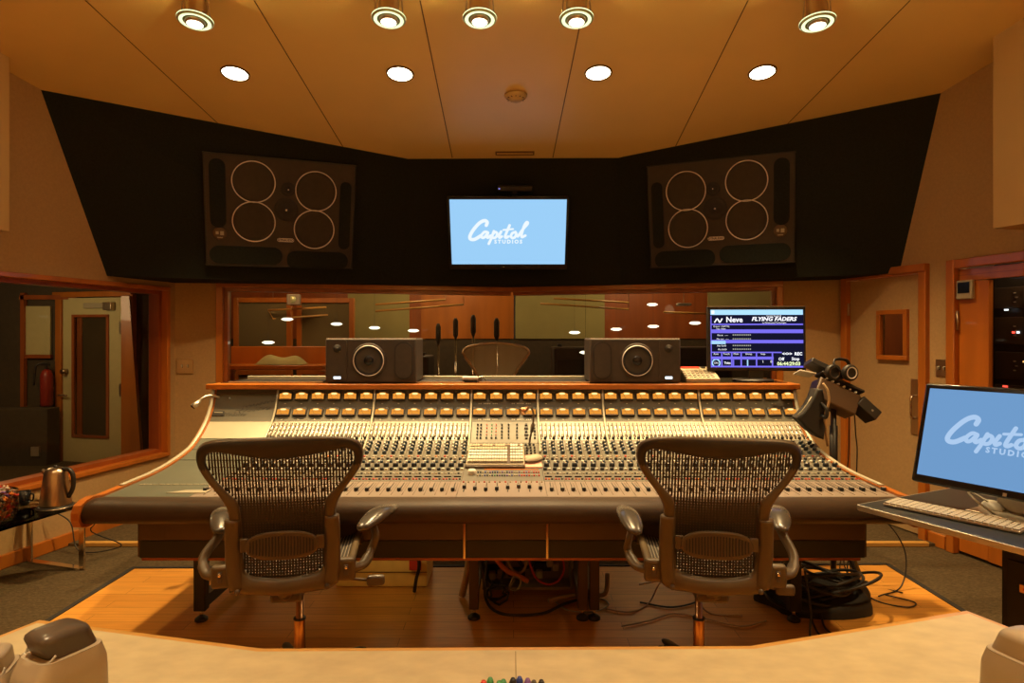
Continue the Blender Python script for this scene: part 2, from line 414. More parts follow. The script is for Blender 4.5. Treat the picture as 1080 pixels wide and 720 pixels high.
# black soffit
TL, TK = chit(57, 97), chit(430, 167); BL, BK = P(113, 291, 4.694), P(425, 300, 5.7)
TR, RK = chit(988, 99), chit(652, 166); BR_, BRK = P(948, 288, 4.685), P(655, 300, 5.7)
so = MB('black_cloth')
dz = V((0, 0, .02)); TLx = TL+V((-.08, -.04, .02)); BLx = BL+V((-.08, -.04, 0)); TRx = TR+V((.08, -.04, .02)); BRx = BR_+V((.06, -.03, 0))
front = [TLx, TK+dz, RK+dz, TRx, BLx, BK, BRK, BRx]
back = [V((p.x, 6.06 if abs(p.x) < 2 else 5.45, p.z)) for p in front]
vs = front+back
so.vf(vs, [(0, 1, 5, 4), (1, 2, 6, 5), (2, 3, 7, 6), (4, 5, 13, 12), (5, 6, 14, 13), (6, 7, 15, 14), (0, 8, 9, 1), (1, 9, 10, 2), (2, 10, 11, 3), (0, 4, 12, 8), (3, 11, 15, 7), (8, 12, 13, 9), (9, 13, 14, 10), (10, 14, 15, 11)], False)
struct(so, 'wall_soffit')

# ------------------------------------------------------------------ door 1 and door 2
d1 = tag(bpy.data.objects.new('door_1', None), kind='structure'); COL.objects.link(d1); d1.matrix_basis = MRW @ Matrix.Translation(V((rs(4.82), 0, 0)))
x0, x1 = rs(5.22), rs(4.43)
f = MB('oak'); fw = .062
f.box((x0+fw/2, -.01, .98), (fw, .05, 1.96), MRW, .006); f.box((x1-fw/2, -.012, .99), (fw, .055, 1.98), MRW, .006)
f.box(((x0+x1)/2, -.01, 1.965-.025), (x1-x0-2*fw, .05, .05), MRW, .005)
f.box((x1-.2, -.02, 1.965-.012), (.4, .06, .055), MRW, .005)
f.build('door_frame', d1)
f = MB('wall_fabric'); wx0, wx1, wz0, wz1 = rs(4.86), rs(4.62), 1.30, 1.645
a, b = x0+fw, x1-fw
for q in ((a, wx0, .03, 1.91), (wx1, b, .03, 1.91), (wx0, wx1, .03, wz0), (wx0, wx1, wz1, 1.91)):
    f.box(((q[0]+q[1])/2, .03, (q[2]+q[3])/2), (q[1]-q[0], .04, q[3]-q[2]), MRW)
f.build('door_leaf', d1)
f = MB('oak'); w = .035
f.box(((wx0+wx1)/2, .0, wz1), (wx1-wx0+w, .035, w), MRW, .004); f.box(((wx0+wx1)/2, .0, wz0), (wx1-wx0+w, .035, w), MRW, .004)
f.box((wx0, 0, (wz0+wz1)/2), (w, .035, wz1-wz0-w), MRW, .004); f.box((wx1, 0, (wz0+wz1)/2), (w, .035, wz1-wz0-w), MRW, .004)
f.build('vision_frame', d1)
g = MB('window_glass'); g.vf([MRW @ V(p) for p in ((wx0, .03, wz0), (wx1, .03, wz0), (wx1, .03, wz1), (wx0, .03, wz1))], [(0, 1, 2, 3)], False); g.build('vision_pane', d1)
h = MB('steel'); hx = rs(4.535); h.box((hx, .005, .95), (.105, .006, .40), MRW, .002); hp = h.build('push_plate', d1)
h = MB('chrome'); h.tube(smooth_path([MRW @ V(p) for p in ((hx, .004, 1.03), (hx, -.045, 1.025), (hx, -.05, .95), (hx, -.045, .875), (hx, .004, .87))]), .008); h.build('door_handle', hp)
h = MB('steel')
for z in (1.68, .9, .25): h.tube([MRW @ V((x0+.066, -.012, z-.05)), MRW @ V((x0+.066, -.012, z+.05))], .009)
h.build('hinge', d1)
d2 = tag(bpy.data.objects.new('door_2', None), kind='structure'); COL.objects.link(d2); d2.matrix_basis = MRW @ Matrix.Translation(V((rs(3.7), 0, 0)))
x0, x1 = rs(4.277), rs(2.98); f = MB('oak'); fw = .06
f.box((x0+fw/2, -.012, .99), (fw, .055, 1.98), MRW, .006); f.box((x1-fw/2, -.012, .99), (fw, .055, 1.98), MRW, .006); f.box(((x0+x1)/2, -.012, 1.95), (x1-x0-2*fw, .055, .06), MRW, .006)
f.build('door_frame', d2)
f = MB('oak'); a, b = x0+fw+.006, x1-fw; gx0 = rs(4.015)
for q in ((a, gx0, .02, 1.83), (b-.15, b, .02, 1.83), (a, b, 1.83, 1.915)):
    f.box(((q[0]+q[1])/2, .02, (q[2]+q[3])/2), (q[1]-q[0], .04, q[3]-q[2]-.004), MRW, .003)
f.mat('oak_dark').box(((a+b)/2, .02, 1.872), (b-a, .045, .004), MRW)
f.mat('oak').box(((gx0+b-.15)/2, .02, .15), (b-.15-gx0, .04, .26), MRW)
f.build('door_leaf', d2)
g = MB('window_glass'); g.vf([MRW @ V(p) for p in ((gx0, .03, .28), (b-.15, .03, .28), (b-.15, .03, 1.83), (gx0, .03, 1.83))], [(0, 1, 2, 3)], False); g.build('door_pane', d2)
h = MB('steel')
for z in (1.57, .9, .25): h.tube([MRW @ V((x0+.066, -.012, z-.065)), MRW @ V((x0+.066, -.012, z+.065))], .009)
h.build('hinge', d2)
# equipment closet behind door 2 and corridor behind door 1
cw = MB('dark_wall'); cw.box((rs(3.6), 1.05, 1.2), (1.9, .05, 2.5), MRW); cw.box((rs(4.30), .58, 1.2), (.05, .9, 2.5), MRW); cw.box((rs(2.7), .58, 1.2), (.05, .9, 2.5), MRW); cw.box((rs(3.6), .58, 2.45), (1.9, .95, .05), MRW); struct(cw, 'wall_closet')
cw = MB('oak_dark'); cw.box((rs(4.85), 1.0, 1.2), (1.1, .05, 2.4), MRW); cw.mat('curtain').box((rs(4.9), .8, .6), (.9, .3, 1.35), MRW); struct(cw, 'wall_corridor')
rk = thing('equipment_rack', MRW @ V((rs(3.75), .45, 0)), 'dark rack of audio gear behind the glass of the orange door', 'rack')
f = MB('black'); rx0, rx1 = rs(4.22), rs(3.5); f.box(((rx0+rx1)/2, .55, .98), (rx1-rx0, .5, 1.95), MRW, .01); f.build('rack_body', rk)
for i, (z, hh) in enumerate(((1.72, .16), (1.5, .20), (1.27, .2), (1.06, .18), (.85, .18))):
    f = MB('monitor_panel'); f.box(((rx0+rx1)/2, .285, z), (rx1-rx0-.06, .03, hh-.02), MRW, .004)
    f.mat('speaker_dark').box(((rx0+rx1)/2-.1, .267, z), (.1, .006, hh*.6), MRW)
    for k in range(3): f.mat('silver').box(((rx0+rx1)/2-.2+.012*(k % 2), .267, z+.03-.03*k), (.012, .008, .008), MRW)
    ra = f.build('rack_unit', rk)
    f = MB('led_white')
    s0 = rs(4.045)
    if i == 0: f.box((s0-.06, .262, 1.64), (.025, .006, .01), MRW)
    if i == 1: f.box((s0+.014, .265, 1.49), (.016, .006, .014), MRW); ra2 = MB('led_red'); ra2.box((s0-.016, .265, 1.49), (.016, .006, .014), MRW); ra2.build('indicator_light', ra)
    if i == 2: f.mat('led_amber').box((s0+.05, .265, 1.30), (.008, .006, .01), MRW)
    if i == 3: f.mat('led_red').box((s0-.07, .265, 1.13), (.03, .006, .012), MRW)
    if i > 3: f.mat('led_amber').box((s0, .265, z), (.01, .006, .01), MRW)
    f.build('indicator_light', ra)
# thermostat, switch plates
p = MRW @ V((rs(4.13), -.01, 1.78)); th = thing('thermostat', p-V((0, 0, .06)), 'cream wall thermostat with dark display on orange door', 'thermostat')
xm = rs(4.155); f = MB('beige_plastic'); f.box((xm, -.014, 1.773), (.115, .026, .125), MRW, .006); f.box((xm, -.03, 1.725), (.105, .004, .02), MRW); f.build('housing', th)
f = MB('black_gloss'); f.box((xm-.003, -.029, 1.787), (.082, .004, .072), MRW); f.build('display', th)
def plate(name, M, x, z, w, h, label, n):
    t = thing(name, M @ V((x, 0, z-h/2)), label, 'switch plate')
    f = MB('steel'); f.box((x, -.005, z), (w, .01, h), M, .003); f.build('cover_plate', t)
    for k in range(n):
        xx = x+(k-(n-1)/2)*.045
        f = MB('white_plastic'); f.box((xx, -.018, z), (.009, .022, .02), M, .002, rx=.4)
        f.mat('black').box((xx, -.0105, z), (.012, .003, .028), M); f.build('toggle', t)
plate('light_switch', ML, (V((-.523*5.41, 5.41))-V(c0)).length+.0, 1.205, .13, .13, 'steel switch plate between the two left windows', 2)
plate('light_switch', MRW, rs(4.325), 1.245, .105, .115, 'steel switch plate between the two doors', 2)

# ------------------------------------------------------------------ live room
lw = MB('dark_wall'); Y = 9.2
lw.box((0, Y, .7), (11, .1, 1.42)); lw.mat('oak_dark').box((-3.2, Y, 2.4), (3.9, .1, 2.0)); lw.mat('olive').box((-1.95, Y-.01, 2.4), (.9, .1, 1.98))
lw.mat('oak').box((-.65, Y-.02, 2.4), (1.35, .1, 1.98)); lw.mat('olive').box((.70, Y-.03, 2.4), (1.3, .1, 1.98))
lw.mat('oak_dark').box((2.1, Y-.02, 2.4), (1.5, .1, 1.98)); lw.mat('olive').box((3.6, Y-.02, 2.4), (1.5, .1, 1.98)); lw.mat('oak_dark').box((4.9, Y-.02, 2.4), (1.1, .1, 1.98))
struct(lw, 'wall_live_room')
Mv = wallm((-3.0, 5.5), (-4.3, 9.2)); lw = MB('oak_dark'); lw.box((1.96, .05, 1.6), (3.92, .08, 3.2), Mv); struct(lw, 'wall_live_left')
lw = MB('oak_dark'); lw.box((4.2, 7.4, 1.5), (.1, 3.6, 3.2)); struct(lw, 'wall_live_right')
lc = MB('dark_wall'); lc.box((.2, 7.65, 3.25), (8, 3.3, .1)); struct(lc, 'ceiling_live_room')
# baffles of wood and dark cloth on the left of the live room
for i, (x, y) in enumerate(((-3.1, 7.8), (-2.35, 7.9))):
    t = thing('acoustic_baffle', (x, y, .02), ['tall wood framed sound baffle behind the glass, at its far left', 'tall wood framed sound baffle behind the left studio speaker'][i], 'sound baffle', 'baffles in the live room')
    f = MB('oak'); 
    for dx in (-.33, .33): f.box((x+dx, y, .98), (.06, .07, 1.9), bev=.005)
    for z in (.06, 1.0, 1.9): f.box((x, y, z), (.60, .07, .06), bev=.005)
    f.build('baffle_frame', t); f = MB('baffle_cloth'); f.box((x, y+.01, .98), (.6, .03, 1.86)); f.build('cloth_panel', t)
f = thing('wooden_bench', (-3.0, 6.9, .02), 'low orange wood bench with cushion behind the far left of the glass', 'bench')
b = MB('oak'); b.box((-2.6, 6.9, 1.12), (1.15, .4, .05), bev=.01); b.box((-2.6, 7.08, 1.22), (1.15, .04, .24), bev=.01)
for dx in (-.55, .55): b.box((-2.6+dx, 6.9, .55), (.06, .35, 1.05))
b.build('bench_frame', f)
b = MB('olive'); 
b.grid(lambda u, v: (-2.52+.5*(u-.5), 6.85+.25*(v-.5), 1.15+.11*math.sin(PI*u)**.6*math.sin(PI*v)**.6*(1+.35*math.sin(7*u+2*v))), 16, 10)
tag(b.build('blanket'), 'crumpled olive blanket on the bench behind the glass', 'blanket')
# mic stands
def micstand(x, y, h, label):
    t = thing('microphone_stand', (x, y, .02), label, 'microphone stand', 'microphone stands in the live room')
    f = MB('black'); f.vlathe([(.13, .0), (.13, .015), (.03, .03), (.012, .035)], (x, y, .02), 16); f.build('base', t)
    f = MB('chrome'); f.tube([(x, y, .05), (x, y, h)], .011); f.build('pole', t)
    f = MB('speaker_dark'); f.tube([(x, y, h), (x, y, h+.05), (x, y, h+.2), (x, y, h+.24)], [.012, .03, .03, .015], 12); f.build('microphone', t)
micstand(-.64, 7.1, 1.42, 'microphone stand at left behind the mesh chair beyond glass')
micstand(-.43, 6.95, 1.45, 'middle microphone stand beyond the centre glass')
micstand(-.166, 6.75, 1.41, 'microphone stand right in front of the mesh chair beyond glass')
micstand(-.86, 7.3, 1.36, 'farthest left microphone stand beyond the centre glass')
# pendants + overhead bars
def pendant(px, py, y, label):
    p = P(px, py, y); t = thing('pendant_lamp', p, label, 'lamp', 'small pendant lamps in the live room')
    f = MB('pendant'); f.vlathe([(.03, -.012), (.062, 0), (.062, .008), (.04, .02)], p, 16); f.build('lamp_shade', t)
    f = MB('black'); f.tube([p+V((0, 0, .018)), V((p.x, p.y, 3.2))], .0012, 5); f.build('cord', t)
for px, py, y, lb in ((303, 337, 6.9, 'small lit pendant lamp hanging above the folded bars'), (283, 361.5, 6.6, 'lowest small pendant lamp beyond the left glass'), (355, 342, 7.0, 'small lit pendant lamp just above the left studio speaker'), (395, 346, 7.1, 'small lit pendant lamp over the middle of the left studio speaker'), (436, 349, 7.0, 'tilted small pendant lamp by the right corner of left speaker'), (606, 351, 7.0, 'small pendant lamp left of the right studio speaker top'), (617.5, 372, 6.6, 'lowest small pendant lamp beside the right studio speaker'), (650, 347.5, 7.1, 'small pendant lamp above left end of right studio speaker'), (689, 344.5, 7.0, 'small pendant lamp above right end of right studio speaker'), (733, 341, 6.9, 'small pendant lamp just left of the blue computer screen'), (688, 336.5-15, 7.3, 'small high pendant lamp near the long bars at right')):
    pendant(px, py, y, lb)
def bar(pts, label, y=7.6):
    m = MB('orange_plastic'); m.slots[0] = 'oak_edge'; m.tube([P(a, b, y+.1*i) for i, (a, b) in enumerate(pts)], .012, 8)
    p0 = P(*pts[0], y); 
    m.mat('steel').tube([P(*pts[len(pts)//2], y+.1*(len(pts)//2)), V((P(*pts[len(pts)//2], y+.1*(len(pts)//2)).x, y+.1*(len(pts)//2), 3.22))], .003, 5)
    tag(m.build('hanging_bar'), label, 'bar', 'thin wooden bars hung in the live room')
bar([(344, 324), (283, 327), (288, 336), (346, 332)], 'folded thin wooden bar hanging beyond the left glass')
bar([(396, 328), (489, 321)], 'thin wooden bar hanging just left of the glass seam')
bar([(396, 321), (470, 316)], 'upper thin wooden bar left of the glass seam')
bar([(570, 320), (663, 326)], 'thin wooden bar hanging right of the glass seam')
bar([(584, 314.5), (663, 319)], 'upper thin wooden bar right of the glass seam')
bar([(700, 329), (748, 331)], 'thin wooden bar ending behind the blue computer screen')
t = thing('music_stand_light', P(721, 320, 7.2), 'small pale fixture hanging near top right of the glass', 'lamp'); p = P(721, 321, 7.2)
f = MB('beige_plastic'); f.box(p, (.16, .1, .03), bev=.01); f.build('housing', t); f = MB('steel'); f.tube([p, V((p.x, p.y, 3.2))], .004); f.build('cord', t)
t = thing('wall_speaker', P(310, 313, 7.5), 'small pale box speaker hung high beyond the left glass', 'speaker'); p = P(310, 316, 7.5)
f = MB('grey_plastic'); f.box(p, (.15, .12, .13), bev=.01, rz=.2); f.build('cabinet', t); f = MB('ring_green'); f.lathe([(0, 0), (.04, 0), (.045, -.01)], Matrix.Translation(p-V((0, .065, 0)))); f.build('grille', t)
# lounge chair seen through the glass (fan shaped mesh back)
t = thing('mesh_chair', (-.15, 6.05, .02), 'pale mesh chair back standing beyond the glass seam', 'chair')
cxp, cy_ = P(523, 380, 6.05).x, 6.05
zt, zb = P(0, 363, cy_).z, P(0, 400, cy_).z
fr = MB('steel'); out = [(-.32, zt-.08), (-.28, zt-.03), (-.15, zt), (0, zt+.01), (.15, zt), (.28, zt-.03), (.32, zt-.08), (.28, zt-.14), (.17, zb+.02), (.13, zb-.25), (-.13, zb-.25), (-.17, zb+.02), (-.28, zt-.14)]
ringp = [V((cxp+x, cy_-.25*x*x+.0, z)) for x, z in out]; fr.tube(smooth_path(ringp+[ringp[0]], 4)[:-1], .012, 8, closed=True); fr.build('back_frame', t)
ms = MB('beige_plastic')
for k in range(-30, 31):
    x = k*.0100; ax = abs(x); top = zt+.0-.9*max(0, ax-.15)**2*3; bot = zb-.24 if ax < .13 else (zb+.02+(ax-.17)*1.35 if ax > .15 else zb)
    if top-bot > .02: ms.box((cxp+x, cy_-.25*x*x, (top+bot)/2), (.0072, .002, top-bot))
ms.build('mesh_back', t)
f = MB('black'); f.tube([(cxp, cy_+.2, .05), (cxp, cy_+.2, .45)], .03); f.box((cxp, cy_+.25, .48), (.5, .45, .06), bev=.02); f.box((cxp, cy_+.03, .62), (.06, .06, .35)); f.vlathe([(.3, 0), (.3, .02), (.05, .06)], (cxp, cy_+.2, .02)); f.build('seat_base', t)
for i, (x, y, w, h) in enumerate(((-1.35, 7.0, .9, 1.22), (1.6, 7.9, 2.2, 1.30))):
    m = MB('monitor_panel'); m.box((x, y, .02+h/2), (w, .5, h), bev=.02)
    m.mat('speaker_dark').box((x, y-.255, h*.55), (w-.1, .012, h*.7), bev=.003)
    for k in range(4): m.mat('black').box((x-w/2+.1+k*(w-.2)/3, y-.02, h+.035), (.06, .06, .04), bev=.006)
    tag(m.build('equipment_case'), ['dark equipment case behind microphone stands beyond the glass', 'wide dark equipment case low beyond the right part of the glass'][i], 'case')

# ------------------------------------------------------------------ booth beyond the left window
bw = MB('dark_wall'); bw.box((-5.6, 7.3, 1.2), (4.6, .1, 2.6)); bw.mat('door_paint').box((-5.35, 7.235, 1.42), (.34, .02, .58)) if False else None
bw.mat('oak').prism([(-4.33, 0), (-4.10, 0), (-4.24, 1.9), (-4.33, 1.9)], 6.93, 6.98); struct(bw, 'wall_booth')
bw = MB('curtain')
for k in range(9): bw.vlathe([(.04, 0), (.04, 2.1)], (-3.46-.062*k, 6.2+.085*k, .0), 8)
bw.build('curtain'); tag(bpy.data.objects['curtain'], 'dark pleated curtain at the right of the booth window', 'curtain')
bc = MB('wall_paint'); bc.box((-5.3, 6.2, 2.12), (4.2, 2.6, .06)); struct(bc, 'ceiling_booth')
bd = tag(bpy.data.objects.new('door_3', None), kind='structure'); COL.objects.link(bd); bd.location = (-4.75, 7.1, 0)
Mb = frame(V((-5.24, 7.22, 0)), V((.97, -.22, 0)), V((0, 0, 1))) @ Matrix.Diagonal(V((1.13, 1, 1, 1)))
f = MB('oak'); f.box((.03, 0, .96), (.075, .06, 1.92), Mb, .005); f.box((.87, 0, .96), (.12, .06, 1.92), Mb, .005); f.box((.43, 0, 1.93), (.95, .06, .06), Mb, .005); f.build('door_frame', bd)
f = MB('door_paint')
for q in ((.075, .20, 0, 1.89), (.63, .79, 0, 1.89), (.20, .63, 0, .32), (.20, .63, 1.68, 1.89)): f.box(((q[0]+q[1])/2, .01, (q[2]+q[3])/2), (q[1]-q[0], .04, q[3]-q[2]), Mb)
f.build('door_leaf', bd)
f = MB('oak_dark'); 
for q in ((.19, .22, .31, 1.69), (.61, .64, .31, 1.69), (.19, .64, .30, .33), (.19, .64, 1.67, 1.70)): f.box(((q[0]+q[1])/2, -.012, (q[2]+q[3])/2), (q[1]-q[0], .02, q[3]-q[2]), Mb)
f.build('pane_frame', bd)
f = MB('dark_wall'); f.box((.415, .04, 1.0), (.42, .01, 1.36), Mb); f.mat('window_glass').box((.415, .005, 1.0), (.40, .004, 1.34), Mb); f.build('door_pane', bd)
f = MB('steel'); f.lathe([(0, .06), (.028, .055), (.03, .035), (.012, .02), (.03, 0)], Mb @ Matrix.Translation(V((.12, -.012, 1.05))), 16); f.tube([Mb @ V((.12, -.02, .78)), Mb @ V((.12, -.06, .78)), Mb @ V((.07, -.06, .78))], .01); f.tube([Mb @ V((.12, -.06, .78)), Mb @ V((.17, -.06, .78))], .01); f.build('door_handle', bd)
f = MB('beige_plastic'); f.box((.50, -.03, 1.80), (.28, .04, .06), Mb, .005); f.mat('steel').box((.66, -.04, 1.79), (.10, .06, .09), Mb, .006); f.build('door_closer', bd)
f = MB('steel'); f.box((.79, -.02, 1.55), (.03, .02, .14), Mb); f.box((.79, -.02, .85), (.03, .02, .14), Mb); f.build('hinge', bd)
m = MB('door_paint'); m.box((-5.46, 7.22, 1.52), (.28, .03, .56), bev=.004); m.mat('oak_dark').box((-5.62, 7.2, 1.0), (.04, .05, 1.9)); m.box((-4.96, 7.2, 1.0), (.06, .05, 1.9)); m.box((-5.29, 7.2, 1.90), (.72, .05, .05)); m.box((-5.46, 7.22, 1.22), (.30, .04, .04))
tag(m.build('notice_board'), 'pale square board in a dark wood surround inside the booth', 'board')
t = thing('fire_extinguisher', (-5.34, 7.05, .9), 'red fire extinguisher below the pale board in the booth', 'fire extinguisher')
f = MB('dark_red'); f.vlathe([(.05, 0), (.062, .02), (.062, .34), (.045, .40), (.02, .42)], (-5.28, 7.1, .66), 20); f.build('cylinder', t)
f = MB('black'); f.tube(smooth_path([(-5.28, 7.1, 1.08), (-5.28, 7.1, 1.14), (-5.36, 7.05, 1.12), (-5.38, 7.04, .9)]), .012); f.box((-5.28, 7.08, 1.13), (.1, .02, .02)); f.build('valve', t)
m = MB('dark_wall'); m.box((-5.80, 7.03, .32), (1.3, .2, .66), bev=.01); m.mat('grey_plastic').box((-5.27, 6.92, .18), (.09, .02, .1)); tag(m.build('booth_cabinet'), 'dark low cabinet under the extinguisher in the booth', 'cabinet')

# ------------------------------------------------------------------ ceiling fittings
def downlight(x, y, label, show=True):
    z = zc(x, y); n = V((0, .17, 1)).normalized() if y > 3 else V((0, 0, 1))
    M = frame(V((x, y, z)), V((1, 0, 0)), V((0, 1, -.17 if y > 3 else 0)))  # local y axis = up normal-ish
    if (M.to_3x3() @ V((0, 1, 0))).z < 0: M = M @ Matrix.Rotation(PI, 4, 'X')
    t = thing('recessed_downlight', (x, y, z), label, 'ceiling light', 'recessed round downlights')
    f = MB('seam'); f.lathe([(.078, .0), (.078, .008), (.088, .008), (.090, -.004)], M, 32); f.build('trim_ring', t)
    f = MB('lamp_white'); f.lathe([(0, .006), (.05, .008), (.078, .004)], M, 32); f.build('lamp', t)
dls = [(248, 77, 'leftmost white round downlight flush in the ceiling'), (422, 77.5, 'flush downlight second from left, left of the smoke detector'), (631, 76.5, 'flush downlight third from left, right of the smoke detector'), (804, 76, 'rightmost white round downlight flush in the ceiling')]
DL = []
for px, py, lb in dls:
    p = chit(px, py); downlight(p.x, p.y, lb); DL.append(p)
for i, (x, y) in enumerate(((-2.0, .8), (0, .3), (2.0, .8))):
    pass
SP = []
for i, (px, lb) in enumerate(((206, 'round spotlight hanging at the far left of the ceiling row'), (410, 'hanging spotlight second from the left in the row'), (506, 'hanging spotlight in the middle of the row above screen'), (608, 'hanging spotlight second from the right in the row'), (862, 'round spotlight hanging at the far right of the row'))):
    c = P(px, 19+(-2 if px > 400 else 0)+(4 if px > 800 else 0), 3.28); SP.append(c)
    t = thing('ceiling_spotlight', c, lb, 'spotlight', 'hanging ceiling spotlights')
    aim = V((0, -.10, -1)).normalized()
    u = V((1, 0, 0)); M = frame(c, u, u.cross(aim)); 
    if (M.to_3x3() @ V((0, -1, 0))).dot(aim) < 0: M = M @ Matrix.Rotation(PI, 4, 'X')
    f = MB('ring_green'); f.lathe([(.070, .0), (.088, .010), (.089, .016), (.078, .022), (.058, .020), (.050, .01)], M, 32); f.build('rim', t)
    f = MB('lamp_ring'); f.lathe([(.078, .0225), (.060, .0212)], M, 32); f.lathe([(.0895, .009), (.0895, .015)], M, 32); f.build('glow_ring', t)
    f = MB('steel'); f.lathe([(.050, -.14), (.054, -.05), (.052, 0), (.050, .022), (.046, .036), (.040, .036)], M, 24); f.build('can', t)
    f = MB('lamp_soft'); f.lathe([(0, .036), (.03, .0362), (.046, .0355)], M, 24); f.build('lamp', t)
    f = MB('steel')
    for sx in (-1, 1):
        q = M @ V((sx*.075, .0, 0)); f.tube([q, q+V((-sx*.01, 0, .12)), V((c.x+sx*.03, c.y, zc(c.x, c.y)))], .004, 6)
    f.build('bracket', t)
    f = MB('wall_paint'); f.vlathe([(.05, 0), (.055, .02)], V((c.x, c.y, zc(c.x, c.y)-.02)), 20); f.build('ceiling_mount', t)
p = chit(544, 100); t = thing('smoke_detector', p, 'cream smoke detector on the ceiling above the wall screen', 'smoke detector')
f = MB('wall_paint'); f.vlathe([(.03, -.045), (.04, -.04), (.045, -.03), (.07, -.022), (.078, -.01), (.078, .0)], p, 28); f.build('housing', t)
f = MB('seam'); 
for k in range(12): f.box(p+V((.057*math.cos(k*PI/6), .057*math.sin(k*PI/6), -.028)), (.012, .006, .004), rz=k*PI/6)
f.build('vent_slots', t)
p = chit(543, 161); m = MB('seam'); m.box(p-V((0, 0, .004)), (.32, .055, .012), rx=-.168); 
for k in range(3): m.mat('ceiling_paint').box(p-V((0, -.018+.018*k, .011)), (.3, .004, .004), rx=-.168)
tag(m.build('ceiling_vent'), 'slim dark air vent slot in the ceiling above wall screen', 'vent')

# ------------------------------------------------------------------ wall screen
n0 = (TK-BK).normalized(); tilt = math.atan2(-(n0.y), n0.z)
Mt = frame(P(536, 246.5, 5.34), V((1, 0, 0)), V((0, -math.sin(tilt), math.cos(tilt))))
tv = thing('wall_screen', P(536, 281, 5.34), 'wide wall screen with pale blue picture on the black wall', 'television')
f = MB('black_gloss'); f.box((0, .03, 0), (1.035, .06, .64), Mt, .008); f.mat('black').box((0, .13, 0), (.4, .16, .3), Mt); f.build('screen_body', tv)
f = MB('screen_blue'); f.box((0, -.002, .012), (.98, .003, .560), Mt); sc = f.build('display', tv)
f = MB('screen_text'); logo(f, Mt, .515, -.08, .012, -.006); f.build('lettering', sc)
f = MB('led_amber'); f.box((-.04, -.003, -.29), (.006, .003, .004), Mt); f.mat('black').box((0, -.0, -.285), (.4, .01, .008), Mt); f.build('power_light', tv)
p = P(543, 199, 5.22); Mc = frame(p, V((1, 0, 0)), V((0, -.37, .93)))
t = thing('camera_bar', p, 'slim black camera bar with tiny blue light above screen', 'camera')
f = MB('black'); f.box((0, .04, 0), (.30, .08, .045), Mc, .01); f.box((0, .12, -.03), (.04, .18, .03), Mc); f.build('housing', t)
f = MB('led_blue'); f.box((-.13, -.002, 0), (.012, .004, .008), Mc); f.build('indicator_light', t)
f = MB('speaker_dark'); f.box((.03, -.001, 0), (.2, .004, .022), Mc); f.build('lens_strip', t)

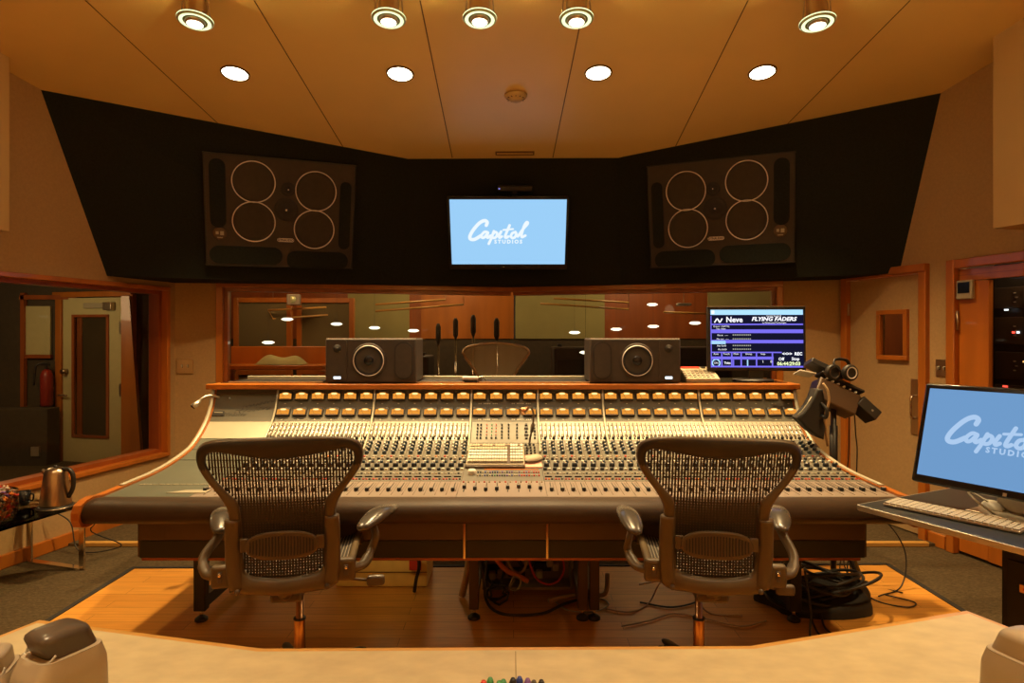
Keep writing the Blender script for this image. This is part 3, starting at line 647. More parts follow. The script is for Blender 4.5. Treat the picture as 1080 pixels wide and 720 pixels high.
# ------------------------------------------------------------------ main monitors
def mains(p0, pts, corners, label, mirror):
    n = (pts[1]-pts[0]).cross(pts[2]-pts[0]).normalized()
    H = lambda x, y: hit(x, y, p0, n)
    tl, tr, brr, bl_ = [H(*c) for c in corners]
    c = (tl+tr+brr+bl_)/4; u = ((tr-tl)+(brr-bl_)).normalized(); v = ((tl-bl_)+(tr-brr)).normalized()
    M = frame(c, u, v); 
    if (M.to_3x3() @ V((0, 1, 0))).y < 0: print('FLIP')
    w = ((tr-tl).length+(brr-bl_).length)/2; h = ((tl-bl_).length+(tr-brr).length)/2
    t = thing('main_monitor', (c.x, c.y, c.z-h/2), label, 'loudspeaker', 'main loudspeakers set in the black wall')
    s = -1 if mirror else 1
    f = MB('monitor_panel'); f.box((0, .0, 0), (w, .03, h), M, .006); f.mat('black')
    for a, b, cc, d in ((0, h/2, w+.02, .012), (0, -h/2, w+.02, .012)): f.box((a, -.016, b), (cc, .012, d), M)
    for a in (-w/2, w/2): f.box((a, -.016, 0), (.012, .012, h-.012), M)
    f.build('baffle', t)
    # layout in units of panel (from corner), left-hand panel
    W0, H0 = 800.0, 600.0
    L = lambda x, y: (s*((x-485)/W0*w), (355-y)/H0*h)
    k = w/W0
    for (x, y, r) in ((333, 188, .172), (668, 215, .172), (333, 405, .172), (662, 432, .172)):
        a, b = L(x, y); R = .143*w
        Mm = M @ Matrix.Translation(V((a, -.016, b)))
        f = MB('cone'); f.lathe([(0, -.001), (R*.62, .0), (R*.66, .002), (R*.70, .001), (R*.76, .005), (R*.9, .004), (R*.93, 0)], Mm, 40); wo = f.build('woofer', t)
        f = MB('ring'); f.lathe([(R*.955, 0), (R*.965, .012), (R*1.0, .012), (R*1.01, 0)], Mm, 48); f.build('trim_ring', wo)
    for (x, y, r, nm) in ((515, 215, .045, 'tweeter'), (505, 328, .075, 'midrange_dome')):
        a, b = L(x, y); R = r*w; Mm = M @ Matrix.Translation(V((a, -.016, b)))
        f = MB('speaker_dark'); f.lathe([(R*1.1, 0), (R, .01), (R*.7, .004), (R*.45, .006), (R*.3, .018), (0, .022)], Mm, 28); f.build(nm, t)
        f = MB('ring'); f.lathe([(0, .026), (R*.09, .024), (R*.1, .02)], Mm @ Matrix.Translation(V((0, 0, 0))), 10)
        f.build('dome_cap', t)
    for (x0, y0, x1, y1) in ((108, 80, 190, 445), (803, 150, 868, 540), (100, 545, 485, 645), (510, 560, 862, 665)):
        a, b = L(x0, y0); c_, d = L(x1, y1); ww, hh = abs(c_-a), abs(d-b); 
        Ms = M @ Matrix.Translation(V(((a+c_)/2, 0, (b+d)/2)))
        f = MB('black_cloth'); f.prism(rrect(ww, hh, min(ww, hh)/2.05, 8), -.022, -.005, Ms)
        pt = f.build('port_grille', t)
    a, b = L(155, 478); f = MB('fascia'); Mm = M @ Matrix.Translation(V((a, -.015, b))); R = .045*w
    f.lathe([(R, 0), (R*.96, .006), (R*.8, .008), (0, .008)], Mm, 24)
    f.mat('cream').box((-.018, -.011, .006), (.02, .004, .022), Mm); f.box((.016, -.011, .004), (.026, .004, .030), Mm); f.box((.0, -.011, -.03), (.04, .003, .006), Mm)
    f.build('round_badge', t)
    a, b = L(503, 500); f = MB('ring'); Mm = M @ Matrix.Translation(V((a, -.016, b)))
    f.prism(rrect(.115*w, .026*w, .0125*w), -.006, 0, Mm); f.mat('black'); text_into(f, 'DYNAUDIO', .024*w, Mm, 0, 0, -.0075, bold=.0006, sx=.85); f.build('name_badge', t)
mains(TL, (TL, TK, BL), ((216.5, 160.5), (375, 174.8), (369.5, 282.5), (216.5, 278.5)), 'black four woofer loudspeaker left of the wall screen', False)
mains(TR, (TR, RK, BR_), ((682.6, 176), (837, 160), (838, 275.8), (688.5, 281.5)), 'black four woofer loudspeaker right of the wall screen', True)

exec_console = True
# ------------------------------------------------------------------ mixing console
PR = [(2.80, .752), (2.9, .753), (3.0, .755), (3.1, .757), (3.2, .760), (3.32, .770), (3.43, .786), (3.52, .803), (3.59, .822), (3.66, .857), (3.73, .905), (3.79, .958), (3.835, 1.02), (3.862, 1.08), (3.878, 1.135)]
PRS = smooth_path([(0, a, b) for a, b in PR], 5)
def yrow(py):
    best = None
    for a, b in zip(PRS, PRS[1:]):
        ya = HY+(CZ-a.z)*F/a.y; yb = HY+(CZ-b.z)*F/b.y
        if (ya-py)*(yb-py) <= 0 and ya != yb: return a.y+(b.y-a.y)*(ya-py)/(ya-yb)
    return PRS[0].y if py > 500 else PRS[-1].y
def surf(x, y, lift=0):
    for a, b in zip(PRS, PRS[1:]):
        if a.y <= y <= b.y+1e-9:
            t = (y-a.y)/(b.y-a.y+1e-12); p = a+(b-a)*t; T = (b-a).normalized(); break
    else: p = PRS[-1].copy(); T = (PRS[-1]-PRS[-2]).normalized()
    N = V((0, -T.z, T.y))
    p = V((x, p.y, p.z))+N*lift
    return p, T, N
def surfm(x, y, lift=0):
    """local x right, z up the slope, -y out of the surface"""
    p, T, N = surf(x, y, lift)
    M = Matrix.Identity(4)
    for i in range(3): M[i][0] = (1, 0, 0)[i]; M[i][1] = -N[i]; M[i][2] = T[i]; M[i][3] = p[i]
    return M
XL, XR = -1.85, 1.75
con = thing('mixing_console', (-.05, 3.2, 0), 'very wide grey mixing console with lit orange meters and leather armrest', 'mixing console')
YM = yrow(444.5); YF = yrow(507.5)
bays = [(XL, -1.446, 'blank'), (-1.446, -.847, 'ch'), (-.847, -.25, 'ch'), (-.25, .159, 'mst'), (.159, .5585, 'ch'), (.5585, 1.152, 'ch'), (1.152, XR, 'ch')]
def strip(mb, x0, x1, y0, y1, lift, n=24):
    ys = [y0+(y1-y0)*i/n for i in range(n+1)]
    q = [surf(0, y, lift)[0] for y in ys]; q2 = [surf(0, y, lift-.012)[0] for y in ys]
    vs = []
    for a, b in zip(q, q2): vs += [(x0, a.y, a.z), (x1, a.y, a.z), (x0, b.y, b.z), (x1, b.y, b.z)]
    fs = []
    for i in range(n):
        o = 4*i; fs += [(o, o+1, o+5, o+4), (o+2, o+6, o+7, o+3), (o, o+4, o+6, o+2), (o+1, o+3, o+7, o+5)]
    fs += [(0, 2, 3, 1), (4*n, 4*n+1, 4*n+3, 4*n+2)]
    mb.vf(vs, fs, False)
Y1, Y2, Y3 = yrow(464), yrow(482), yrow(488)
for x0, x1, kd in bays:
    f = MB('meter_panel'); strip(f, x0+.001, x1-.001, YM+.001, 3.878, 0, 16); f.build('meter_panel', con)
    if kd == 'blank':
        f = MB('cream'); strip(f, x0+.001, x1-.001, yrow(462), YM, 0); f.mat('console_metal'); strip(f, x0+.001, x1-.001, 2.80, yrow(462)-.003, 0); f.build('blank_panel', con)
    elif kd == 'mst':
        f = MB('console_panel'); strip(f, x0+.001, x1-.001, yrow(467), YM, 0, 8); strip(f, x0+.001, x1-.001, yrow(507), yrow(467)-.003, 0); f.mat('fader_panel'); strip(f, x0+.001, x1-.001, 2.80, yrow(507)-.002, 0)
        f.build('master_panel', con)
    else:
        f = MB('cream'); strip(f, x0+.001, x1-.001, Y1, YM, 0, 8)
        f.mat('console_panel'); strip(f, x0+.001, x1-.001, YF, Y1-.001, 0, 20)
        f.mat('fader_panel'); strip(f, x0+.001, x1-.001, 2.80, YF-.002, 0, 8)
        f.build('channel_panel', con)
# console carcass under the panels
f = MB('fascia')
sec = [(3.95, 1.16), (3.878, 1.12)]+[(a.y+.003, a.z-.016) for a in reversed(PRS)]+[(2.80, .70), (2.86, .665), (2.86, .46), (2.90, .445), (3.75, .445), (4.0, .60), (4.05, 1.16)]
Mx = Matrix(((0, 1, 0, 0), (1, 0, 0, 0), (0, 0, 1, 0), (0, 0, 0, 1)))
f.prism([(y, z) for y, z in sec], -1.71, 1.62, Mx); f.build('carcass', con)
f = MB('fascia'); f.prism([(y, z) for y, z in [(3.95, 1.14), (3.86, 1.11)]+[(a.y+.004, a.z-.017) for a in reversed(PRS)]+[(2.80, .69), (3.6, .66), (4.0, .8)]], XL+.02, XR-.02, Mx); f.build('upper_carcass', con)
# lower fascia panels with chrome joints
XJ = [-1.72, -.2165*1.0, .161, 1.63]
xj = [-1.70, (490-540)/F*2.85, (577-540)/F*2.85, 1.61]
for a, b in zip(xj, xj[1:]):
    f = MB('fascia'); f.box(((a+b)/2, 2.852, .605), (b-a-.012, .02, .125), bev=.004); f.build('fascia_panel', con)
    f = MB('black'); f.box(((a+b)/2, 2.858, .50), (b-a-.008, .02, .08), bev=.003); f.build('kick_panel', con)
for x in xj[1:3]:
    f = MB('chrome'); f.box((x, 2.845, .56), (.010, .012, .20)); f.build('joint_strip', con)
f = MB('oak_dark'); f.box((-.05, 2.87, .452), (3.28, .03, .012)); f.build('bottom_rail', con)
# leather armrest
arc = [(2.80, .752), (2.77, .757), (2.735, .760), (2.70, .757), (2.672, .745), (2.655, .722), (2.652, .70), (2.662, .678), (2.69, .665), (2.80, .662)]
f = MB('leather'); pts = [(p.y, p.z) for p in smooth_path([(0, a, b) for a, b in arc], 4)]
f.prism(pts, XL+.022, XR-.022, Mx, smooth=True); f.build('armrest', con)
# end cheeks in wood
for i, (xa, xb) in enumerate(((XL-.012, XL+.022), (XR-.022, XR+.012))):
    prof = [(a.y, a.z+.010) for a in reversed(PRS)]
    prof = [(3.94, 1.14), (3.90, 1.145)]+prof+[(2.735, .770), (2.69, .766), (2.655, .75), (2.640, .722), (2.640, .69), (2.655, .66), (2.69, .648), (3.3, .66), (3.9, .85)]
    f = MB('oak'); f.prism(prof, xa, xb, Mx, smooth=False); f.build('end_cheek', con)
    f = MB('cream'); q = [surf(0, y, .012)[0] for y in [2.95+(3.878-2.95)*k/30 for k in range(31)]]
    f.tube([V(((xa+xb)/2, p.y, p.z)) for p in q], .012, 8, flat=.6); f.build('edge_glint', con)  # cream strip paints the light reflected along the cheek edge
# shelf on the meter bridge
f = MB('oak'); f.box((-.055, 3.862, 1.155), (3.66, .03, .034), bev=.006)
f.box((.02-.06, 4.12, 1.163), (3.62, .50, .018)); sh = f.build('top_shelf', con)
f = MB('black_gloss'); f.box((-.05, 4.14, 1.1735), (3.56, .42, .004)); f.build('shelf_mat', sh)
# curved divider ribs
for x0, x1, kd in bays[1:]:
    n = 20; q = [surf(x0, yrow(478)+(3.877-yrow(478))*k/n, .010)[0] for k in range(n+1)]
    f = MB('cream'); f.tube([V((x0, p.y, p.z)) for p in q], .0065, 8); f.build('divider_rib', con)
# meters
mt0 = None
for x0, x1, kd in bays:
    if kd == 'blank': continue
    n = 4 if x1-x0 < .45 else 6; pitch = (x1-x0)/n
    for row in (417.5, 434.5):
        for k in range(n):
            xc = x0+pitch*(k+.5); M = surfm(xc, yrow(row), 0)
            if mt0 is None:
                f = MB('black'); f.M = Matrix.Identity(4)
                f.box((0, -.004, 0), (.084, .012, .054), None, .003)
                mt0 = f.build('level_meter', con); mt0.matrix_basis = Matrix.Identity(4)
                for v in mt0.data.vertices: v.co = wm(con) @ v.co
                f = MB('meter_light'); f.prism([(-.036, -.020), (.036, -.020), (.036, .012), (.024, .014), (.017, .020), (-.017, .020), (-.024, .014), (-.036, .012)], -.013, -.0102)
                mf = f.build('meter_face', con); 
                for v in mf.data.vertices: v.co = wm(con) @ v.co
                f = MB('meter_hot'); f.prism([(.018*math.cos(a), .012+.006*math.sin(a)) for a in [2*PI*i/14 for i in range(14)]], -.0135, -.013)
                mh = f.build('meter_bulb', con)
                for v in mh.data.vertices: v.co = wm(con) @ v.co
                f = MB('black'); 
                for i in range(12):
                    a = PI*.25+PI*.5*i/11; f.box((.034*math.cos(a), -.0134, -.026+.034*math.sin(a)), (.004, .0006, .001), None, rz=0)
                f.box((-.012, -.0134, -.008), (.0010, .0006, .028), None, ry=-.5); f.mat('fascia').box((0, -.0136, -.022), (.06, .002, .007))
                mn = f.build('meter_needle', con)
                for v in mn.data.vertices: v.co = wm(con) @ v.co
                protos = (mf, mh, mn)
                for q_ in protos: q_.parent = mt0; q_.matrix_basis = Matrix.Identity(4)
                o = mt0
            else: o = copy_tree(mt0, con)
            o.matrix_basis = wm(con).inverted() @ M
# little captions on the meter bridge
for x0, x1, kd in bays:
    if kd == 'blank': continue
    f = MB('cream')
    n = 4 if x1-x0 < .45 else 6; pitch = (x1-x0)/n
    for row in (425.5, 442.3):
        if kd == 'mst':
            for k in range(2):
                for j in range(11):
                    if j in (2, 7): continue
                    f.box((0, -.001, 0), (.0075, .001, .006), surfm(x0+pitch*(2*k+1)-.055+j*.011, yrow(row)))
        else:
            for k in range(n): f.box((0, -.001, 0), (.010, .001, .005), surfm(x0+pitch*(k+.5), yrow(row)))
    f.build('caption_lettering', con)
# handwriting scribble on the blank panel
f = MB('black'); random.seed(3)
for (xa, xb, ya, yb) in ((-1.66, -1.46, 430, 422), (-1.76, -1.62, 437, 437), (-1.70, -1.48, 434, 430)):
    n = 26; pts = []
    for i in range(n+1):
        t = i/n; pts.append(surf(xa+(xb-xa)*t+.006*math.sin(i*2.3), yrow(ya+(yb-ya)*t+1.6*math.sin(i*1.9)), .001)[0])
    f.tube(smooth_path(pts, 3), .0012, 4)
tag(f.build('handwriting', con), 'scribbled black signatures')
f = MB('black'); f.box((0, -.002, 0), (.07, .006, .03), surfm(-1.79, yrow(436))); f.mat('cream').box((0, -.006, .004), (.05, .004, .004), surfm(-1.79, yrow(436))); f.build('patch_panel', con)
f = MB('silver'); f.lathe([(0, .01), (.006, .01), (.008, 0)], surfm(-1.74, yrow(420)), 12); f.build('screw', con)
# long dashed strip on the left
f = MB('cream')
for k in range(14): f.box((0, -.002, 0), (.026, .003, .008), surfm(-1.78+k*.0262*1.25, yrow(511), 0))
f.build('label_strip', con)
f = MB('cream'); f.prism([(-.05, -.02), (.13, -.02), (.13, .03), (.02, .03)], -.004, 0, surfm(-1.47-.06, yrow(519))); f.build('corner_plate', con)
f = MB('black'); 
f.box((0, -.001, 0), (.40, .002, .003), surfm(-1.65, yrow(485))); f.box((0, -.001, 0), (.40, .002, .003), surfm(-1.65, yrow(474))); f.build('panel_joint', con)

# channel controls
rest = MB('knob_black'); levers = MB('cream'); btn = MB('white_plastic'); lines = MB('fascia')
def knob(mb, M, r, h, cap=None, seg=10):
    mb.lathe([(r, 0), (r*.92, h*.8), (r*.7, h), (0, h)], M, seg)
    if cap:
        c = mb.cur; mb.mat(cap).box((0, -h-.0005, r*.35), (r*.35, .001, r*.9), M); mb.cur = c
knob_mesh = {}
def knob_part(M, r, h, key='a', m1='knob_black', cap='white_plastic'):
    k = (r, h, key)
    if k not in knob_mesh:
        f = MB(m1); f.M = wm(con); knob(f, Matrix.Identity(4), r, h, cap, 14); o = f.build('rotary_knob', con); knob_mesh[k] = o
        for v in o.data.vertices: pass
    else: o = knob_mesh[k].copy(); COL.objects.link(o); o.parent = con
    o.matrix_basis = wm(con).inverted() @ M
fad = None; chans = []
for x0, x1, kd in bays:
    if kd != 'ch': continue
    n = 8 if x1-x0 < .45 else 12; pitch = (x1-x0)/n
    for k in range(n): chans.append((x0+pitch*(k+.5), pitch))
yr = {r: yrow(r) for r in (446, 448.5, 451, 453.5, 456, 458.5, 462.5, 467.5, 471, 474.5, 478, 481.5, 484.5, 487.5, 491.5, 495.5, 499.5, 503, 505.5, 509)}
for ci, (x, pt) in enumerate(chans):
    # bright upper zone: two raised slide rows
    for dx in (-.25, .25):
        p0, p1 = yrow(461), yrow(446)
        levers.mat('silver')
        q = [surf(x+dx*pt, p0+(p1-p0)*i/5, .003)[0] for i in range(6)]
        levers.tube(q, .0035, 5)
        levers.mat('fascia'); q = [surf(x+dx*pt+.009, p0+(p1-p0)*i/5, .001)[0] for i in range(6)]; levers.tube(q, .0035, 4)
    for j, r in enumerate((448.5, 453.5, 458.5)):
        levers.mat('white_plastic').box((0, -.006, 0), (.007, .010, .010), surfm(x-.25*pt, yr[r])); levers.box((0, -.006, 0), (.007, .010, .010), surfm(x+.25*pt, yr[r]))
    knob(rest.mat('knob_black'), surfm(x+.22*pt, yr[462.5]), .0095, .016)
    btn.mat('black').box((0, -.004, 0), (.008, .008, .008), surfm(x-.22*pt, yr[462.5]))
    for r in (467.5, 471, 474.5): knob(rest.mat('knob_blue' if (ci+int(r)) % 2 else 'knob_black'), surfm(x+.05*pt, yr[r]), .0125, .020, 'beige_plastic')
    for j, r in enumerate((467.5, 471, 474.5)): btn.mat('white_plastic').box((0, -.004, 0), (.007, .008, .007), surfm(x-.32*pt, yr[r]))
    btn.mat(('red', 'white_plastic', 'orange_plastic')[ci % 3]).box((0, -.003, 0), (.010, .006, .008), surfm(x, yr[481.5]))
    btn.mat('beige_plastic').box((0, -.003, 0), (.008, .006, .008), surfm(x+.3*pt, yr[481.5]))
    for r, dx, mm in ((484.5, -.22, 'black'), (484.5, .22, 'grey_plastic'), (487.5, 0, 'white_plastic'), (487.5, .3, 'knob_blue')):
        knob(rest.mat('knob_blue' if mm == 'knob_blue' else mm), surfm(x+dx*pt, yr[r]), .0088, .012)
    knob(rest.mat('knob_black'), surfm(x-.20*pt, yr[495.5]), .011, .014)
    btn.mat('white_plastic').box((0, -.005, 0), (.012, .010, .014), surfm(x+.26*pt, yr[495.5]))
    for dx, mm in ((-.3, 'beige_plastic'), (0, 'black'), (.3, 'white_plastic')): btn.mat(mm).box((0, -.003, 0), (.009, .006, .008), surfm(x+dx*pt, yr[499.5]))
    btn.mat('black').box((0, -.003, 0), (.036, .006, .007), surfm(x, yr[503]))
    for dx, mm in ((-.3, 'red'), (0, 'red' if ci % 3 else 'orange_plastic'), (.3, 'black')): btn.mat(mm).box((0, -.003, 0), (.009, .006, .008), surfm(x+dx*pt, yr[505.5]))
    # channel separating line
    q = [surf(x+pt*.5, 2.83+(Y1-2.83)*i/16, .0006)[0] for i in range(17)]; lines.tube(q, .0012, 4)
    knob_part(surfm(x+.02*pt, yr[491.5]), .0155, .020, 'a', 'knob_black', 'beige_plastic')
    if 2 <= ci < 46: knob_part(surfm(x+.05*pt, yr[478]), .0125, .018, 'b', 'knob_blue', 'beige_plastic')
    else: knob(rest.mat('knob_blue'), surfm(x+.05*pt, yr[478]), .0125, .018, 'beige_plastic')
    # fader slot
    q = [surf(x, yrow(518.5)+(yrow(509)-yrow(518.5))*i/6, .0008)[0] for i in range(7)]; lines.mat('black').tube(q, .0022, 4); lines.mat('fascia')
    q = [surf(x+.26*pt, yrow(518)+(yrow(509)-yrow(518))*i/6, .0008)[0] for i in range(7)]; lines.tube(q, .0012, 4)
mst_x = [-.25+.409/8*(k+.5) for k in range(8)]
capm = None
for i, x in enumerate([c[0] for c in chans]+mst_x):
    r = 517.2 if i < len(chans) else (515.5+1.5*math.sin(i))
    M = surfm(x, yrow(r))
    if i >= len(chans):
        q = [surf(x, yrow(518.5)+(yrow(509)-yrow(518.5))*k/6, .0008)[0] for k in range(7)]; lines.mat('black').tube(q, .0022, 4); lines.mat('fascia')
    if capm is None:
        f = MB('black'); f.M = wm(con); f.box((0, -.008, 0), (.017, .016, .026), None, .003); f.mat('white_plastic').box((0, -.0165, 0), (.015, .001, .003)); capm = f.build('fader_cap', con); o = capm
    else: o = capm.copy(); COL.objects.link(o); o.parent = con
    o.matrix_basis = wm(con).inverted() @ M
# master section
random.seed(11)
for j, r in enumerate((448, 451.5, 455, 458.5, 462)):
    for xx, mm in ((-.205, 'black'), (-.185, 'black'), (-.15, 'red'), (-.12, 'green'), (-.095, 'red'), (-.06, 'black'), (-.02, 'black'), (.03, 'black'), (.085, 'black'), (.135, 'black')):
        if j == 4 and xx in (-.205, -.185, -.06, .085): mm = 'red'
        if xx in (-.15, -.12, -.095) and j != 4: btn.mat(mm).box((0, -.004, 0), (.006, .008, .006), surfm(xx, yrow(r)))
        elif xx == .085: btn.mat('black').box((0, -.005, 0), (.022 if j % 2 else .014, .01, .012), surfm(xx, yrow(r)))
        else: knob(rest.mat('knob_black'), surfm(xx, yrow(r)), .0058, .010)
for k in range(17):
    xx = -.235+k*.0225; btn.mat('black').box((0, -.005, 0), (.012, .01, .012), surfm(xx, yrow(469)))
for j in range(3):
    for k in range(3): btn.mat('black').box((0, -.006, 0), (.010, .012, .014), surfm(.085+.022*k, yrow(472.5+3*j)))
for k in range(26):
    xx = -.175+k*.0125
    for j, r in enumerate((498.5, 502)):
        btn.mat(random.choice(['knob_blue', 'blue', 'green', 'knob_blue', 'beige_plastic', 'violet', 'red', 'red'][(0 if k < 15 else 4):(6 if k < 15 else 8)])).box((0, -.004, 0), (.007, .008, .009), surfm(xx, yrow(r)))
for k in range(22): btn.mat('orange_plastic').box((0, -.002, 0), (.012, .004, .005), surfm(-.14+k*.013, yrow(495.3)))
f = MB('white_plastic'); f.M = Matrix.Identity(4); f.lathe([(.022, 0), (.022, .018), (.017, .026), (0, .027)], surfm(-.205, yrow(500)), 24); tag(f.build('volume_knob', con), 'large white volume knob')
for i in range(8):
    for dx, mm in ((-.012, 'red'), (.012, 'beige_plastic')): btn.mat(mm).box((0, -.003, 0), (.007, .006, .006), surfm(mst_x[i]+dx, yrow(508.6)))
tag(rest.build('rotary_knob_field', con), kind='stuff'); tag(levers.build('slide_switch_field', con), kind='stuff'); tag(btn.build('push_button_field', con), kind='stuff'); lines.build('channel_line', con)
# console legs
def leg(x, y0, y1, z=.45, m='black', rail=True, w=.05):
    f = MB(m); f.box((x, y0, (z+.06)/2), (w, .05, z-.06), bev=.004)
    if rail:
        f.box((x, y1, (z+.06)/2), (w, .05, z-.06), bev=.004); f.box((x, (y0+y1)/2, .10), (w*.8, y1-y0, .06)); f.box((x, (y0+y1)/2, z-.10), (w*.8, y1-y0, .04))
    L = f.build('leg', con)
    for y in ((y0, y1) if rail else (y0,)):
        f = MB('black'); f.vlathe([(.032, .006), (.032, .018), (.015, .03)], (x, y, 0), 16); f.mat('chrome').vlathe([(.009, .02), (.009, .07)], (x, y, 0), 8)
        f.build('levelling_foot', L)
leg(-1.60, 3.224, 3.86, .46, w=.06); leg(-.197, 3.245, 3.8, .46, 'fascia'); leg(.365, 3.24, 3.8, .46, 'fascia'); leg(.425, 3.24, 3.8, .46, 'fascia'); leg(1.45, 3.22, 3.86, .46, w=.06)
f = MB('steel'); f.box((-1.60, 3.195, .38), (.02, .004, .10)); f.build('leg_plate', con)

# ------------------------------------------------------------------ things on the shelf
ZS = 1.1765
def nearfield(px0, px1, label, mirror):
    y = 3.88; xa, xb = (px0-540)/F*y, (px1-540)/F*y; w = xb-xa; xc = (xa+xb)/2; z0, z1 = ZS, 1.452; h = z1-z0; zm = (z0+z1)/2
    t = thing('studio_speaker', (xc, y+.1, z0), label, 'loudspeaker', 'pair of speakers on the console shelf'); s = -1 if mirror else 1
    f = MB('speaker_body'); f.box((xc, y+.15, zm), (w, .30, h-.001), bev=.010, seg=3); f.mat('ring').box((xc, y+.012, z1+.0005), (w-.01, .012, .004)); f.build('cabinet', t)
    M = frame(V((xc, y-.001, zm)), V((1, 0, 0)), V((0, 0, 1)))
    R = .096; Mm = M @ Matrix.Translation(V((s*-.012, 0, .0)))
    f = MB('speaker_body'); f.lathe([(R*1.15, -.002), (R*1.12, .004), (R*1.02, .006), (R*.98, .004)], Mm, 48)
    f.mat('ring').lathe([(R*1.0, .005), (R*.98, .013), (R*.95, .013), (R*.94, .006)], Mm, 40)
    f.mat('black_matte').lathe([(R*.94, .003), (R*.90, .010), (R*.84, .012), (R*.78, .009)], Mm, 48); f.mat('cone').lathe([(R*.78, .0095), (R*.32, .002), (R*.31, .003)], Mm, 48); f.mat('black_gloss').lathe([(R*.31, .003), (R*.24, .009), (R*.1, .013), (0, .014)], Mm, 32); f.build('woofer', t)
    # recess so the cone reads: dark ring plate
    Mp = M @ Matrix.Translation(V((s*.205, 0, .0)))
    f = MB('speaker_dark'); f.prism(rrect(.115, .235, .055, 8), -.008, .004, Mp); f.mat('speaker_body').prism(rrect(.098, .215, .048, 8), -.012, -.007, Mp); f.build('bass_port', t)
    Mq = M @ Matrix.Translation(V((s*-.205, 0, .0)))
    f = MB('speaker_body'); f.prism(rrect(.115, .250, .012, 4), -.006, .002, Mq); f.mat('speaker_dark').lathe([(.026, .005), (.024, .010), (.014, .008), (.008, .016), (0, .018)], Mq @ Matrix.Translation(V((0, 0, .075))), 24); f.build('tweeter', t)
    f = MB('black'); f.box((0, -.008, -.105), (.056, .004, .026), Mq); f.mat('led_white').box((0, -.0105, -.105), (.044, .002, .015), Mq); f.build('badge', t)
nearfield(343, 439, 'dark horizontal studio speaker on the shelf at left', False)
nearfield(622, 718, 'dark horizontal studio speaker on the shelf at right, by the phone', True)
# glass strip / ledges on the shelf
for a, b, z in ((245, 343, 0), (440, 490, 0), (506, 621, 0)):
    xa, xb = (a-540)/F*3.95, (b-540)/F*3.95
    m = MB('silver'); m.box(((xa+xb)/2, 3.90, ZS+.004), (xb-xa, .012, .006)); m.mat('cream').box(((xa+xb)/2, 4.19, ZS+.012), (xb-xa, .03, .022), bev=.003); m.mat('black').box(((xa+xb)/2, 4.05, ZS+.003), (xb-xa-.02, .2, .004))
    tag(m.build('document_rail'), {245: 'pale document rail along the shelf left of the left speaker', 440: 'short pale document rail right of the left speaker', 506: 'pale document rail between white box and right speaker'}[a], 'rail', 'document rails on the shelf')
m = MB('white_plastic'); p = P(496, 397, 4.0); m.box((p.x, 4.0, ZS+.021), (.10, .07, .022), bev=.006); m.mat('black').box((p.x, 3.995, ZS+.006), (.09, .06, .012)); m.mat('silver').tube(smooth_path([(p.x+.05, 4.0, ZS+.025), (p.x+.08, 4.0, ZS+.03), (p.x+.1, 4.02, ZS+.004)]), .006)
tag(m.build('card_reader'), 'small white box on the shelf left of centre', 'box')
# desk phone / remote with red display
p = P(738, 392, 4.0); t = thing('desk_controller', (p.x, 4.0, ZS), 'cream desk controller with red display beside the right speaker', 'controller')
f = MB('beige_plastic'); Mz = frame(V((p.x, 3.95, ZS)), V((1, .0, 0)), V((0, 0, 1)))
f.prism([(0, 0), (.20, 0), (.20, .085), (.14, .075), (0, .02)], -.115, .10, Mz @ Matrix.Rotation(PI/2, 4, 'Z') , .004); f.build('housing', t)
f = MB('red'); f.box((-.03, .165, .079), (.12, .03, .012), Mz, rx=.2); f.mat('black').box((.055, .165, .080), (.03, .03, .012), Mz, rx=.2); f.build('display', t)
f = MB('grey_plastic'); 
for i in range(7):
    for j in range(4): f.box((-.09+.028*i, .03+.028*j, .032+.011*j), (.02, .02, .008), Mz, rx=.4)
f.build('keypad', t)
# automation monitor
p = P(798, 356, 4.02); Ms = frame(P(798, 357, 4.02), V((1, -.06, 0)), V((0, .03, 1))); t = thing('computer_monitor', (p.x, 4.05, ZS), 'black monitor showing fader automation page on the console shelf', 'monitor')
f = MB('black'); f.box((0, .02, 0), (.620, .035, .415), Ms, .006); f.mat('grey_plastic').box((0, .0, .207), (.618, .01, .006), Ms); f.build('monitor_body', t)
f = MB('black'); f.box((0, .03, -.235), (.09, .02, .09), Ms); f.vlathe([(.115, 0), (.11, .012), (.04, .018)], (p.x-.01, 4.05, ZS), 28, sx=1.15); f.build('stand', t)
f = MB('scr_black'); f.box((.002, .0, .0), (.585, .004, .372), Ms); ds = f.build('display', t)
f = MB('scr_violet'); yy = -.0035
def rct(a, b, c, d, m): f.mat(m).box(((a+c)/2-.2925, yy, .186-(b+d)/2), (c-a, .001, d-b), Ms)
W_ = .585; H_ = .372
def R_(x0, y0, x1, y1, m): rct((x0-145)/790*W_, (y0-130)/475*H_, (x1-145)/790*W_, (y1-130)/475*H_, m)
R_(147, 130, 932, 172, 'scr_lightblue'); R_(155, 135, 180, 165, 'scr_white')
R_(147, 245, 932, 256, 'scr_violet'); R_(147, 292, 932, 322, 'scr_violet'); R_(147, 378, 932, 405, 'scr_violet'); R_(147, 385, 275, 412, 'scr_lightblue')
R_(147, 180, 155, 605, 'scr_violet'); R_(147, 475, 750, 485, 'scr_violet'); R_(147, 515, 680, 538, 'scr_violet'); R_(147, 590, 932, 603, 'scr_violet')
for a in (235, 320, 400, 530, 665): R_(a, 480, a+12, 600, 'scr_violet')
for (a, b, c) in ((155, 245, 487), (250, 322, 487), (335, 400, 487), (415, 525, 487), (545, 655, 487)): R_(a+12, b, c, b+10, 'scr_violet') if False else None
R_(335, 540, 345, 595, 'scr_violet'); R_(455, 540, 465, 592, 'scr_lightblue')
